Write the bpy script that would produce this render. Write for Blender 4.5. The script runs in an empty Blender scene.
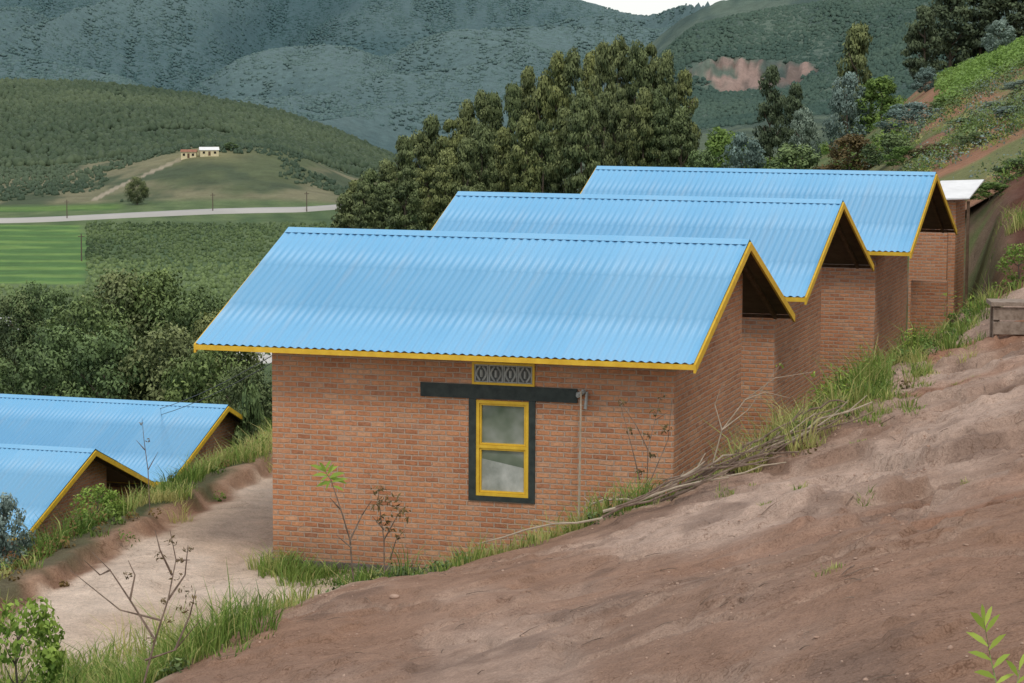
import bpy, math, random
import numpy as np
from mathutils import Matrix, Vector
random.seed(7); RG=np.random.default_rng(11)
S=bpy.context.scene; COL=S.collection
# ---------------------------------------------------------------- camera frame
CX,CY,CZ=10.3353,-33.7436,2.4752
YAW,PITCH,ROLL,FL=-0.2973,-0.1114,0.0049,2581.48
cy_,sy_=math.cos(YAW),math.sin(YAW)
Fh=np.array([sy_,cy_,0.]); Rh=np.array([cy_,-sy_,0.])
fv=np.array([sy_*math.cos(PITCH),cy_*math.cos(PITCH),math.sin(PITCH)])
uv_=np.cross(Rh,fv); c_,s_=math.cos(ROLL),math.sin(ROLL)
r2=c_*Rh+s_*uv_; u2=-s_*Rh+c_*uv_
cam=bpy.data.cameras.new('camera'); co=bpy.data.objects.new('camera',cam); COL.objects.link(co)
cam.lens=FL/1024*36; cam.sensor_width=36; cam.clip_start=.5; cam.clip_end=30000
M=Matrix.Identity(4)
for i in range(3):
    M[i][0]=r2[i]; M[i][1]=u2[i]; M[i][2]=-fv[i]
M[0][3],M[1][3],M[2][3]=CX,CY,CZ
co.matrix_world=M; S.camera=co
def pt(px,py,v):
    d=fv+(px-512)/FL*r2-(py-341.5)/FL*u2
    k=v/(d@Fh); d=d*k
    return np.array([d@Rh,v,d[2]])
def wpos(u,v,z):
    u=np.asarray(u,float); v=np.asarray(v,float); z=np.asarray(z,float)
    return np.stack([CX+u*Rh[0]+v*Fh[0],CY+u*Rh[1]+v*Fh[1],CZ+z],-1)
def pyz(py,v): return -(py-53.)/FL*v
# ---------------------------------------------------------------- numpy noise
def hsh(ix,iy,s):
    n=(ix.astype(np.int64)*374761393+iy.astype(np.int64)*668265263+s*982451653)&0x7fffffff
    n=((n^(n>>13))*1274126177)&0x7fffffff
    return ((n^(n>>16))&0xffff)/65535.
def vn(x,y,s=0):
    ix=np.floor(x);iy=np.floor(y);fx=x-ix;fy=y-iy
    fx=fx*fx*fx*(fx*(fx*6-15)+10);fy=fy*fy*fy*(fy*(fy*6-15)+10)
    a=hsh(ix,iy,s);b=hsh(ix+1,iy,s);c=hsh(ix,iy+1,s);d=hsh(ix+1,iy+1,s)
    return (a+(b-a)*fx)*(1-fy)+(c+(d-c)*fx)*fy
def fbm(x,y,o=4,s=0):
    t=0;a=.5;n=0
    for i in range(o):
        t=t+a*vn(x*(2**i)+i*17.3,y*(2**i)-i*9.1,s+i);n+=a;a*=.5
    return t/n*2-1
def sst(a,b,x):
    t=np.clip((x-a)/(b-a),0,1);return t*t*(3-2*t)
# ---------------------------------------------------------------- terrain
def tps(P):
    P=np.array(P);n=len(P);X=P[:,:2]
    def k(r2): return .5*r2*np.log(r2+1e-9)
    D=((X[:,None]-X[None])**2).sum(-1)
    A=np.zeros((n+3,n+3));A[:n,:n]=k(D)+np.eye(n)*.6;A[:n,n]=1;A[:n,n+1:]=X;A[n,:n]=1;A[n+1:,:n]=X.T
    w=np.linalg.solve(A,np.r_[P[:,2],0,0,0])
    def f(u,v):
        o=w[n]+w[n+1]*u+w[n+2]*v
        for i in range(n): o=o+w[i]*k((u-X[i,0])**2+(v-X[i,1])**2)
        return o
    return f
bank_ctrl=[(-100,760,22),(150,683,24),(330,683,21.5),(512,683,19),(760,683,16.5),(1024,683,14.5),(1200,700,13),
(250,635,25.5),(420,620,23.5),(650,600,21.5),(850,600,18.5),(1024,570,18),(300,612,27),(400,576,28.5),(500,548,29.2),
(560,528,29.4),(620,502,29.8),(700,482,30.3),(750,466,31.2),(800,436,33),(850,400,35.5),(900,362,39),(950,325,43.5),(1000,290,49),
(700,540,26),(850,500,26),(1024,480,24),(950,420,31),(1024,400,30),(1024,350,36),(1024,300,45),(1024,250,51),(1024,205,57),(1100,200,50),(1150,330,34)]
Ubank=tps([pt(*c) for c in bank_ctrl])
crest=[(-14,20.5),(-9,21),(-5.6,22)]+[((px-512)/FL*v,v) for px,v in ((150,24.3),(300,27.2),(400,28.6),(500,29.3),(620,29.9),(690,30.4),(750,31.4),(800,33.2),(850,35.7),(900,39),(950,43.5),(1000,49),(1000,75))]
crest=np.array(crest)
west=np.array([(-9.5,12),(-8.6,18),(-7.6,24),(-5.98,32),(-3.9,42),(-1.8,52),(-.5,60),(1.5,75)])
def pdist(u,v,L):
    best=np.full(u.shape,1e9)
    for (a,b),(c,d) in zip(L[:-1],L[1:]):
        ex,ey=c-a,d-b;t=np.clip(((u-a)*ex+(v-b)*ey)/(ex*ex+ey*ey),0,1)
        best=np.minimum(best,np.hypot(u-a-t*ex,v-b-t*ey))
    return best
def inside(u,v,poly):
    r=np.zeros(u.shape,bool);n=len(poly)
    for i in range(n):
        x1,y1=poly[i];x2,y2=poly[(i+1)%n]
        c=((y1>v)!=(y2>v));xx=(x2-x1)*(v-y1)/((y2-y1) if y2!=y1 else 1e-9)+x1
        r^=c&(u<xx)
    return r
bankpoly=[tuple(p) for p in crest]+[(60,75),(60,-20),(-14,-20)]
def sd_bank(u,v):
    d=pdist(u,v,crest);return np.where(inside(u,v,bankpoly),d,-d)
def sd_west(u,v):   # positive = east (pad/path) side
    d=pdist(u,v,west);e=np.interp(v,west[:,1],west[:,0]);return np.where(u>e,d,-d)
P=lambda py:('p',py)
far_cols={
-500:[(45,-12.5),(60,-12.8),(100,-18),(150,-26),(250,-37),(400,-47),(650,-56),(900,-60),(1100,P(185)),(1300,P(150)),(1800,P(75)),(2200,-45),(2600,-90),(3200,P(95)),(4000,P(20)),(5000,P(-50)),(6500,P(-40))],
0:[(45,-12.5),(60,-12.8),(100,-18),(150,-26),(250,-37),(400,-47),(650,-56),(900,-60),(1000,-60),(1100,P(190)),(1300,P(165)),(1800,P(84)),(2200,-45),(2600,-100),(3200,P(100)),(4000,P(35)),(5000,P(-30)),(6500,P(-30))],
100:[(45,-12.5),(60,-12.8),(100,-18),(150,-26),(250,-37),(400,-47),(650,-56),(900,-60),(1000,-59),(1100,P(184)),(1200,P(168)),(1300,P(160)),(1800,P(86)),(2200,-50),(2600,-100),(3200,P(105)),(4000,P(40)),(5000,P(-30)),(6500,P(-30))],
200:[(45,-12.5),(60,-12.8),(100,-18),(150,-26),(250,-37),(400,-47),(650,-56),(900,-60),(1000,-57),(1080,P(168)),(1150,P(148)),(1230,P(143)),(1300,P(146)),(1400,P(138)),(1800,P(98)),(2200,-60),(2600,-100),(3200,P(110)),(4000,P(45)),(5000,P(-30)),(6500,P(-30))],
280:[(45,-10.5),(60,-11),(100,-16),(150,-24),(250,-35),(400,-47),(650,-56),(900,-60),(1000,-57),(1080,P(172)),(1170,P(146)),(1300,P(150)),(1400,P(145)),(1800,P(112)),(2200,-70),(2600,-100),(3200,P(118)),(4000,P(50)),(5000,P(-25)),(6500,P(-25))],
350:[(45,-7.2),(60,-7.5),(100,-10),(150,-13),(250,-18),(320,-28),(400,-40),(650,-55),(900,-60),(1000,-58),(1100,P(192)),(1200,P(178)),(1300,P(172)),(1800,P(140)),(2200,-80),(2600,-105),(3200,P(122)),(4000,P(55)),(5000,P(-20)),(6500,P(-20))],
420:[(45,-6.8),(60,-6.8),(100,-9),(150,-12),(250,-16),(320,-24),(400,-36),(650,-54),(900,-60),(1300,-64),(1800,-85),(2600,-105),(3200,P(120)),(4000,P(55)),(5000,P(-15)),(6500,P(-15))],
500:[(45,-6.6),(60,-6.6),(100,-8.5),(150,-11),(250,-15),(320,-22),(400,-32),(650,-52),(900,-60),(1300,-64),(1800,-85),(2600,-105),(3200,P(115)),(4000,P(55)),(5000,P(-14)),(6500,P(-14))],
560:[(45,-6.6),(60,-6.4),(100,-8),(150,-10.5),(250,-14.5),(400,-30),(650,-52),(900,-60),(1800,-85),(2600,-100),(3200,P(110)),(4000,P(55)),(5000,P(-5)),(6500,P(0))],
600:[(45,-6.6),(60,-6.3),(100,-7.5),(150,-10),(250,-13.5),(400,-28),(650,-50),(900,-60),(1800,P(150)),(2500,P(105)),(3200,P(95)),(4000,P(55)),(5000,P(14)),(6500,P(20))],
640:[(45,-6.6),(60,-6.2),(100,-7),(150,-9.5),(250,-12.5),(400,-25),(650,-50),(900,-60),(1800,P(135)),(2200,P(92)),(2500,P(50)),(3000,-30),(4000,P(60)),(5000,P(22)),(6500,P(25))],
690:[(45,-6.5),(60,-6),(100,-6.5),(150,-8.5),(250,-11.5),(400,-22),(650,-48),(900,-58),(1300,-60),(1800,P(125)),(2150,P(86)),(2230,P(40)),(2500,P(0)),(3000,0),(5000,P(10)),(6500,0)],
780:[(45,-6.5),(60,-5.8),(100,-6),(150,-7),(250,-10),(400,-18),(650,-42),(900,-50),(1300,-55),(1800,P(115)),(2150,P(84)),(2230,P(45)),(2500,P(-22)),(3000,50),(5000,30),(6500,0)],
850:[(45,-6),(60,-5.2),(100,-5),(150,-5.4),(250,-9),(400,-16),(650,-35),(900,-45),(1300,-50),(1800,P(105)),(2200,P(50)),(2500,P(-35)),(3000,60),(6500,0)],
930:[(45,-5),(60,-4.4),(75,-3.5),(100,-2.9),(130,-2.2),(180,-1.6),(250,-3),(400,-10),(650,-30),(1300,-40),(1800,P(95)),(2500,P(-35)),(3000,60),(6500,0)],
1024:[(45,-4.4),(56,-3.4),(75,-2.2),(95,-1.4),(130,.4),(180,1.0),(250,0),(400,-6),(650,-20),(1300,-30),(1800,P(80)),(2500,P(-30)),(3000,50),(6500,0)],
1200:[(45,-2),(56,-1),(75,.4),(130,4),(180,6),(250,6),(400,0),(650,-10),(1300,-20),(2500,P(-25)),(3000,30),(6500,0)],
1600:[(45,2),(56,3),(75,5),(130,10),(180,13),(250,14),(400,8),(1300,-10),(2500,P(-25)),(3000,30),(6500,0)]}
FC=np.array(sorted(far_cols)); LVS=np.linspace(math.log(40),math.log(6600),500)
tab=[]
for c in FC:
    L=far_cols[c];lv=[math.log(a) for a,_ in L];zz=[(pyz(b[1],a) if isinstance(b,tuple) else b) for a,b in L]
    tab.append(np.interp(LVS,lv,zz))
tab=np.array(tab)
FPX=np.linspace(-500,1600,421)
fine=np.array([np.interp(FPX,FC,tab[:,j]) for j in range(len(LVS))])  # [v,px]
k=np.hanning(11);k/=k.sum()
pad=np.pad(fine,((0,0),(5,5)),mode='edge');fine=np.array([np.convolve(r,k,'valid') for r in pad])
k=np.hanning(7);k/=k.sum();pad=np.pad(fine,((3,3),(0,0)),mode='edge');fine=np.array([np.convolve(pad[:,i],k,'valid') for i in range(pad.shape[1])]).T
def ridged(u,v):
    w=fbm(u/500+5,v/800,2,23)*.8
    return 1-np.abs(fbm(u/520+9+v/2600+w,v/1500+w,2,21))*2.4
def farz(u,v):
    px=512+FL*u/v;a=np.clip((px-FPX[0])/(FPX[1]-FPX[0]),0,len(FPX)-1.001);b=np.clip((np.log(v)-LVS[0])/(LVS[1]-LVS[0]),0,len(LVS)-1.001)
    i=a.astype(int);j=b.astype(int);fa=a-i;fb=b-j
    z=(fine[j,i]*(1-fa)+fine[j,i+1]*fa)*(1-fb)+(fine[j+1,i]*(1-fa)+fine[j+1,i+1]*fa)*fb
    amp=np.interp(v,[60,150,600,1000,1250,1800,2600,4000,6000],[.25,.6,1.2,1.0,5,9,12,14,16])
    sc=np.interp(v,[60,150,600,1000,1800,2600,6600],[14,25,60,90,170,330,430])
    n=fbm(u/sc,v/sc,3,3)
    z=z+n*amp*.6+np.where(v>2000,ridged(u,v)*np.interp(v,[2000,3000,4000,4800,5200],[0,60,80,40,22])-np.interp(v,[2000,3000,4000,4800,5200],[0,32,42,20,12]),0)
    return z
def nearz(u,v,detail=True):
    u=np.asarray(u,float);v=np.asarray(v,float)
    s=sd_bank(u,v);w=sst(-1.05,.15,s)
    sw=sd_west(u,v)+.22*fbm(u*1.1,v*1.1,3,15)
    Lz=-6.68+.15*(1-sst(.12,.34,sw))*(1+.6*vn(u*1.3,v*1.3,5))-5.8*sst(0.1,5.4,-sw)
    Lz=Lz+.04*fbm(u*.8,v*.8,3,9)-.05*np.exp(-((sw-1.9)/.22)**2)-.04*np.exp(-((sw-3.2)/.25)**2)
    z=Lz*(1-w)+Ubank(u,v)*w
    if detail:
        z=z+w*(.15*fbm(u*.45,v*.3,4,2)+.035*fbm(u*1.7,v*1.5,4,6)+.035*np.abs(fbm(u*.9+v*.5,v*.5,4,16)))
        wr=fbm(u*.4,v*.4,3,12)*1.2
        z=z-w*.07*sst(.75,.97,1-np.abs(fbm(u*.5+v*.35+wr,v*.35-u*.12+wr,3,13))*3)
        z=z+.012*fbm(u*4.3,v*4.3,3,8)
        lg=fbm(u*.35+3,v*.35,3,33)+.16*fbm(u*2,v*2,3,34)
        z=z+w*sst(0,4.5,u)*(.15*sst(-.02,.02,lg)+.10*sst(.22,.25,lg)+.10*sst(-.3,-.27,lg)-.16)
        lg2=fbm(u*.5+13,v*.3,3,35)+.2*fbm(u*2.5,v*2.5,3,36)
        z=z+w*(.05*sst(-.02,.01,lg2)+.04*sst(.2,.225,lg2)-.045)
        rb=sst(.1,.35,fbm(u*.5+9,v*.4,3,37))*sst(2.2,4.2,u)*w
        z=z+rb*.11*np.abs(fbm(u*3.6,v*3.6,4,38))
    b=sst(56,64,v)
    return z*(1-b)+farz(u,np.maximum(v,45))*b
# ---------------------------------------------------------------- object helpers
def link(o,parent=None):
    COL.objects.link(o)
    if parent is not None:o.parent=parent
    return o
def tag(o,label=None,cat=None,group=None,kind=None):
    if label:
        assert 4<=len(label.split())<=16,label
        o['label']=label
    if cat:o['category']=cat
    if group:o['group']=group
    if kind:o['kind']=kind
    return o
def empty(name,loc=(0,0,0),rz=0):
    o=bpy.data.objects.new(name,None);o.location=[float(a) for a in loc];o.rotation_euler=(0,0,rz);return link(o)
def np_mesh(name,V,Q,n=4):
    me=bpy.data.meshes.new(name);V=np.asarray(V,np.float32);Q=np.asarray(Q,np.int32)
    me.vertices.add(len(V));me.vertices.foreach_set('co',V.ravel())
    me.loops.add(Q.size);me.loops.foreach_set('vertex_index',Q.ravel())
    me.polygons.add(len(Q));me.polygons.foreach_set('loop_start',np.arange(len(Q),dtype=np.int32)*n)
    me.polygons.foreach_set('loop_total',np.full(len(Q),n,np.int32));me.update(calc_edges=True);return me
def smooth(me): me.polygons.foreach_set('use_smooth',np.ones(len(me.polygons),bool))
def setcol(me,name,C):
    a=me.attributes.new(name,'FLOAT_COLOR','POINT');C=np.c_[C,np.ones(len(C))].astype(np.float32);a.data.foreach_set('color',C.ravel())
def settone(me,T):
    a=me.attributes.new('tone','FLOAT','POINT');a.data.foreach_set('value',np.asarray(T,np.float32).ravel())
class MB:
    def __init__(s): s.v=[];s.f=[];s.uv=[]
    def poly(s,pts,uvs=None):
        i=len(s.v);s.v+= [tuple(p) for p in pts];s.f.append(tuple(range(i,i+len(pts))));s.uv.append(uvs)
    def box(s,x0,x1,y0,y1,z0,z1):
        p=[(x0,y0,z0),(x1,y0,z0),(x1,y1,z0),(x0,y1,z0),(x0,y0,z1),(x1,y0,z1),(x1,y1,z1),(x0,y1,z1)]
        i=len(s.v);s.v+=p
        for f in ((3,2,1,0),(4,5,6,7),(0,1,5,4),(1,2,6,5),(2,3,7,6),(3,0,4,7)): s.f.append(tuple(i+a for a in f))
    def prism(s,poly,ax,t):
        t=Vector(t);a=[Vector(p) for p in poly];b=[p+t for p in a];n=len(a);i=len(s.v);s.v+=[tuple(p) for p in a+b]
        s.f.append(tuple(i+k for k in range(n))[::-1]);s.f.append(tuple(i+n+k for k in range(n)))
        for k in range(n): s.f.append((i+k,i+(k+1)%n,i+n+(k+1)%n,i+n+k))
    def tube(s,pts,rs,n=6):
        pts=[Vector(p) for p in pts]
        if not isinstance(rs,(list,tuple)): rs=[rs]*len(pts)
        rings=[]
        for i,p in enumerate(pts):
            d=(pts[min(i+1,len(pts)-1)]-pts[max(i-1,0)]).normalized()
            a=d.orthogonal().normalized() if i==0 else (rings_a-d*rings_a.dot(d)).normalized()
            rings_a=a;b=d.cross(a)
            base=len(s.v)
            for k in range(n):
                t=2*math.pi*k/n;s.v.append(tuple(p+(a*math.cos(t)+b*math.sin(t))*rs[i]))
            rings.append(base)
        for i in range(len(pts)-1):
            for k in range(n):
                s.f.append((rings[i]+k,rings[i]+(k+1)%n,rings[i+1]+(k+1)%n,rings[i+1]+k))
        s.f.append(tuple(rings[0]+k for k in range(n))[::-1])
        s.f.append(tuple(rings[-1]+k for k in range(n)))
    def build(s,name,mat,parent=None,sm=False):
        me=bpy.data.meshes.new(name);me.from_pydata(s.v,[],s.f);me.materials.append(mat)
        uvl=me.uv_layers.new(name='UVMap')
        for p in me.polygons:
            n=p.normal
            for li in p.loop_indices:
                c=me.vertices[me.loops[li].vertex_index].co
                if abs(n.x)>abs(n.y) and abs(n.x)>abs(n.z): q=(c.y+.37,c.z)
                elif abs(n.y)>abs(n.z): q=(c.x,c.z)
                else: q=(c.x,c.y)
                uvl.data[li].uv=q
        if sm: smooth(me)
        return link(bpy.data.objects.new(name,me),parent)
# ---------------------------------------------------------------- materials
def nmat(name):
    m=bpy.data.materials.new(name);m.use_nodes=True;nt=m.node_tree;b=nt.nodes['Principled BSDF'];return m,nt,b
def N(nt,t,**kw):
    n=nt.nodes.new(t)
    for k,v in kw.items():
        if k in n.inputs.keys(): n.inputs[k].default_value=v
        else: setattr(n,k,v)
    return n
def ramp(nt,src,stops):
    r=nt.nodes.new('ShaderNodeValToRGB');e=r.color_ramp.elements
    while len(e)<len(stops): e.new(.5)
    for el,(p,c) in zip(e,stops): el.position=p;el.color=(*c,1)
    nt.links.new(src,r.inputs[0]);return r.outputs[0]
def noise(nt,scale,det=6,rough=.6,coord='Object',vec=None):
    n=N(nt,'ShaderNodeTexNoise',Scale=scale,Detail=det,Roughness=rough)
    if vec is None:
        t=nt.nodes.new('ShaderNodeTexCoord');vec=t.outputs[coord]
    nt.links.new(vec,n.inputs['Vector']);return n.outputs['Fac']
def mix(nt,f,a,b,mode='MIX'):
    m=nt.nodes.new('ShaderNodeMix');m.data_type='RGBA';m.blend_type=mode
    for s,v in ((0,f),(6,a),(7,b)):
        if hasattr(v,'is_linked'): nt.links.new(v,m.inputs[s])
        elif isinstance(v,(int,float)): m.inputs[s].default_value=v
        else: m.inputs[s].default_value=(*v,1)
    return m.outputs[2]
def bump(nt,b,h,st,dist=.05):
    n=N(nt,'ShaderNodeBump',Strength=st,Distance=dist);nt.links.new(h,n.inputs['Height']);nt.links.new(n.outputs[0],b.inputs['Normal'])
def paint(name,c1,c2,scale=6,rough=.6,bs=.1,spec=.3,bd=.01):
    m,nt,b=nmat(name);f=noise(nt,scale);nt.links.new(ramp(nt,f,[(.35,c1),(.68,c2)]),b.inputs['Base Color'])
    b.inputs['Roughness'].default_value=rough;b.inputs['Specular IOR Level'].default_value=spec
    bump(nt,b,noise(nt,scale*6),bs,bd);return m
BW,BH=.185,.068
def brick_mat():
    m,nt,b=nmat('fired_brick');t=nt.nodes.new('ShaderNodeTexCoord')
    dn=N(nt,'ShaderNodeTexNoise',Scale=6.,Detail=4.);nt.links.new(t.outputs['UV'],dn.inputs['Vector'])
    vm=nt.nodes.new('ShaderNodeVectorMath');vm.operation='MULTIPLY_ADD';nt.links.new(dn.outputs['Color'],vm.inputs[0]);vm.inputs[1].default_value=(.045,.022,0);nt.links.new(t.outputs['UV'],vm.inputs[2])
    br=N(nt,'ShaderNodeTexBrick');nt.links.new(vm.outputs[0],br.inputs['Vector'])
    for k_,v_ in (('Scale',1),('Mortar Size',.011),('Mortar Smooth',.4),('Brick Width',BW),('Row Height',BH),('Bias',0)): br.inputs[k_].default_value=v_
    br.inputs['Color1'].default_value=(1,1,1,1);br.inputs['Color2'].default_value=(0,0,0,1);br.inputs['Mortar'].default_value=(.5,.5,.5,1)
    tint=ramp(nt,br.outputs['Color'],[(0,(.42,.185,.10)),(.10,(.52,.225,.115)),(.3,(.58,.265,.135)),(.55,(.62,.295,.15)),(.78,(.55,.245,.125)),(.93,(.65,.35,.20)),(1,(.47,.235,.14))])
    f=noise(nt,.9,5,.6,vec=t.outputs['UV']);tint=mix(nt,1.,tint,ramp(nt,f,[(.3,(.82,.79,.77)),(.7,(1.1,1.12,1.12))]),'MULTIPLY')
    g=noise(nt,18,5,.75,vec=t.outputs['UV']);tint=mix(nt,1.,tint,ramp(nt,g,[(.3,(.72,.68,.66)),(.6,(1.08,1.08,1.08))]),'MULTIPLY')
    c=mix(nt,br.outputs['Fac'],tint,(.48,.345,.255))
    g2=noise(nt,5,6,.78,vec=t.outputs['UV']);c=mix(nt,ramp(nt,g2,[(.60,(0,0,0)),(.70,(.6,.6,.6))]),c,(.22,.14,.095))
    g3=noise(nt,2.3,5,.7,vec=t.outputs['UV']);c=mix(nt,ramp(nt,g3,[(.54,(0,0,0)),(.7,(.35,.35,.35))]),c,(.52,.36,.26))
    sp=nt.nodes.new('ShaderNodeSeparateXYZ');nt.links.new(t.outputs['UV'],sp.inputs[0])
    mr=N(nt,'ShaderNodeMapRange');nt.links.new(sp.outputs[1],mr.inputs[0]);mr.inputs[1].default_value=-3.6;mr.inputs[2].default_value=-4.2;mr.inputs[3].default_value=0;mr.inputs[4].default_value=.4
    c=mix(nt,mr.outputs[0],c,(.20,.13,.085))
    nt.links.new(c,b.inputs['Base Color']);b.inputs['Roughness'].default_value=.92;b.inputs['Specular IOR Level'].default_value=.15
    ma=nt.nodes.new('ShaderNodeMath');ma.operation='MULTIPLY_ADD';nt.links.new(br.outputs['Fac'],ma.inputs[0]);ma.inputs[1].default_value=-1;nt.links.new(noise(nt,30,4,.7,vec=t.outputs['UV']),ma.inputs[2])
    bump(nt,b,ma.outputs[0],1.,.012);return m
def roof_mat():
    m,nt,b=nmat('blue_roof_paint');f=noise(nt,.8,6,.65)
    t=nt.nodes.new('ShaderNodeTexCoord');sp=nt.nodes.new('ShaderNodeSeparateXYZ');nt.links.new(t.outputs['Object'],sp.inputs[0])
    fm=nt.nodes.new('ShaderNodeMath');fm.operation='MULTIPLY';nt.links.new(sp.outputs[0],fm.inputs[0]);fm.inputs[1].default_value=1.25
    fl=nt.nodes.new('ShaderNodeMath');fl.operation='FLOOR';nt.links.new(fm.outputs[0],fl.inputs[0]);wn=nt.nodes.new('ShaderNodeTexWhiteNoise');wn.noise_dimensions='1D';nt.links.new(fl.outputs[0],wn.inputs['W'])
    c=ramp(nt,f,[(.3,(.165,.43,.67)),(.7,(.195,.465,.70))]);c=mix(nt,wn.outputs[0],c,(.215,.48,.71))
    mp2=N(nt,'ShaderNodeMapping');nt.links.new(t.outputs['Object'],mp2.inputs[0]);mp2.inputs['Scale'].default_value=(9,.5,.5)
    g=noise(nt,1,5,.65,vec=mp2.outputs[0]);c=mix(nt,ramp(nt,g,[(.52,(0,0,0)),(.8,(.35,.35,.35))]),c,(.34,.45,.54))
    nt.links.new(c,b.inputs['Base Color']);b.inputs['Roughness'].default_value=.42;b.inputs['Specular IOR Level'].default_value=.4;return m
def leaf_mat(name,dark,light,sp=.2,mid=None,tr_=.25):
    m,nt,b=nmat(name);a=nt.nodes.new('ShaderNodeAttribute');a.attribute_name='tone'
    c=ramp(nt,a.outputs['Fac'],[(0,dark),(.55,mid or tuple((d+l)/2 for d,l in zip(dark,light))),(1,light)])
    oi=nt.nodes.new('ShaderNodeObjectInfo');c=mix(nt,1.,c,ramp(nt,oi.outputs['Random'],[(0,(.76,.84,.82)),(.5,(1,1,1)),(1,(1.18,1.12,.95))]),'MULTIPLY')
    nt.links.new(c,b.inputs['Base Color'])
    b.inputs['Roughness'].default_value=.6;b.inputs['Specular IOR Level'].default_value=sp
    if tr_<=0: return m
    tr=nt.nodes.new('ShaderNodeBsdfTranslucent');nt.links.new(c,tr.inputs[0])
    mx=nt.nodes.new('ShaderNodeMixShader');mx.inputs[0].default_value=tr_;o=nt.nodes['Material Output']
    nt.links.new(b.outputs[0],mx.inputs[1]);nt.links.new(tr.outputs[0],mx.inputs[2]);nt.links.new(mx.outputs[0],o.inputs[0]);return m
def ground_mat(name,sc,st,dist,var=.5,third=None):
    m,nt,b=nmat(name);a=nt.nodes.new('ShaderNodeAttribute');a.attribute_name='col'
    g=nt.nodes.new('ShaderNodeNewGeometry')
    f1=noise(nt,sc,8,.7,vec=g.outputs['Position']);f2=noise(nt,sc*7,6,.7,vec=g.outputs['Position'])
    c=mix(nt,1.,a.outputs['Color'],ramp(nt,f1,[(.3,(1-var,)*3),(.7,(1+var*.7,)*3)]),'MULTIPLY')
    c=mix(nt,1.,c,ramp(nt,f2,[(.3,(1-var*.7,)*3),(.7,(1+var*.5,)*3)]),'MULTIPLY')
    h=nt.nodes.new('ShaderNodeMath');h.operation='MULTIPLY_ADD';nt.links.new(f2,h.inputs[0]);h.inputs[1].default_value=.4;nt.links.new(f1,h.inputs[2])
    if third:
        f3=noise(nt,third,4,.75,vec=g.outputs['Position'])
        c=mix(nt,1.,c,ramp(nt,f3,[(.34,(.74,.70,.67)),(.5,(1,1,1)),(.68,(1.18,1.18,1.18))]),'MULTIPLY')
        vo=N(nt,'ShaderNodeTexVoronoi',Scale=1.7);vo.feature='DISTANCE_TO_EDGE'
        dv=N(nt,'ShaderNodeTexNoise',Scale=2.2,Detail=5.);nt.links.new(g.outputs['Position'],dv.inputs['Vector'])
        va=nt.nodes.new('ShaderNodeVectorMath');va.operation='MULTIPLY_ADD';nt.links.new(dv.outputs['Color'],va.inputs[0]);va.inputs[1].default_value=(1.3,1.3,1.3);nt.links.new(g.outputs['Position'],va.inputs[2]);nt.links.new(va.outputs[0],vo.inputs['Vector'])
        cr_=ramp(nt,vo.outputs['Distance'],[(0,(.58,.52,.48)),(.024,(1,1,1))])
        ms=noise(nt,.5,3,.5,vec=g.outputs['Position']);c=mix(nt,ramp(nt,ms,[(.44,(0,0,0)),(.54,(.85,.85,.85))]),c,mix(nt,1.,c,cr_,'MULTIPLY'))
        h2=nt.nodes.new('ShaderNodeMath');h2.operation='MULTIPLY_ADD';nt.links.new(f3,h2.inputs[0]);h2.inputs[1].default_value=.16;nt.links.new(h.outputs[0],h2.inputs[2]);h=h2
    nt.links.new(c,b.inputs['Base Color']);b.inputs['Roughness'].default_value=.9;b.inputs['Specular IOR Level'].default_value=.15
    bump(nt,b,h.outputs[0],st,dist);return m
BRICK=brick_mat();ROOF=roof_mat()
YEL=paint('yellow_paint',(.66,.40,.03),(.80,.52,.05),8,.5)
BLK=paint('dark_green_black_paint',(.022,.030,.027),(.045,.057,.05),10,.6)
CONC=paint('dark_stone_plinth',(.10,.085,.075),(.17,.15,.13),7,.95,.5,.2,.03)
WOOD=paint('weathered_wood',(.20,.15,.11),(.36,.29,.23),14,.85,.5,.2,.01)
TIMB=paint('roof_timber',(.10,.06,.035),(.17,.11,.07),10,.85)
SOFF=paint('brown_sheet_underside',(.10,.07,.05),(.15,.105,.075),6,.9)  # dark brown soffit below the roof sheets
BARK=paint('bark',(.09,.07,.05),(.17,.14,.11),9,.9,.5,.2,.03)
TWIG=paint('dry_twig',(.13,.09,.065),(.27,.20,.15),12,.9)
PALET=paint('pale_twig',(.34,.28,.20),(.48,.40,.30),12,.9)
GREYP=paint('grey_block',(.28,.29,.27),(.42,.43,.40),14,.9)
DGREY=paint('dark_grey_block',(.09,.095,.09),(.16,.165,.155),14,.9)
WHITE=paint('white_sheet',(.72,.72,.70),(.85,.85,.83),3,.5)
CREAM=paint('cream_wall',(.62,.54,.32),(.72,.62,.40),1,.8)
RUST=paint('rust_roof',(.25,.11,.07),(.33,.16,.10),1,.8)
DARK=paint('dark_recess',(.012,.011,.010),(.02,.018,.016),5,.9)
CABLE=paint('black_cable',(.04,.04,.04),(.06,.06,.06),5,.6)
STEM=paint('green_stem',(.16,.24,.07),(.24,.32,.11),9,.7)
STONE=paint('earth_clod',(.36,.23,.165),(.52,.37,.28),6,.9,.5,.2,.03)
ASPH=paint('pale_road_surface',(.36,.35,.32),(.46,.44,.40),.02,.9)
def glass_mat():
    m,nt,b=nmat('window_glass')
    f=noise(nt,1.8,3,.5)
    nt.links.new(ramp(nt,f,[(.36,(.10,.13,.09)),(.5,(.18,.21,.16)),(.62,(.30,.32,.28))]),b.inputs['Base Color']);b.inputs['Roughness'].default_value=.05;b.inputs['Specular IOR Level'].default_value=.7;return m  # mottled green to grey base colour imitates a reflected landscape
GLASS=glass_mat()
CURT=paint('pale_curtain',(.26,.28,.24),(.50,.51,.46),3.5,.6,.1,.5)
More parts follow.
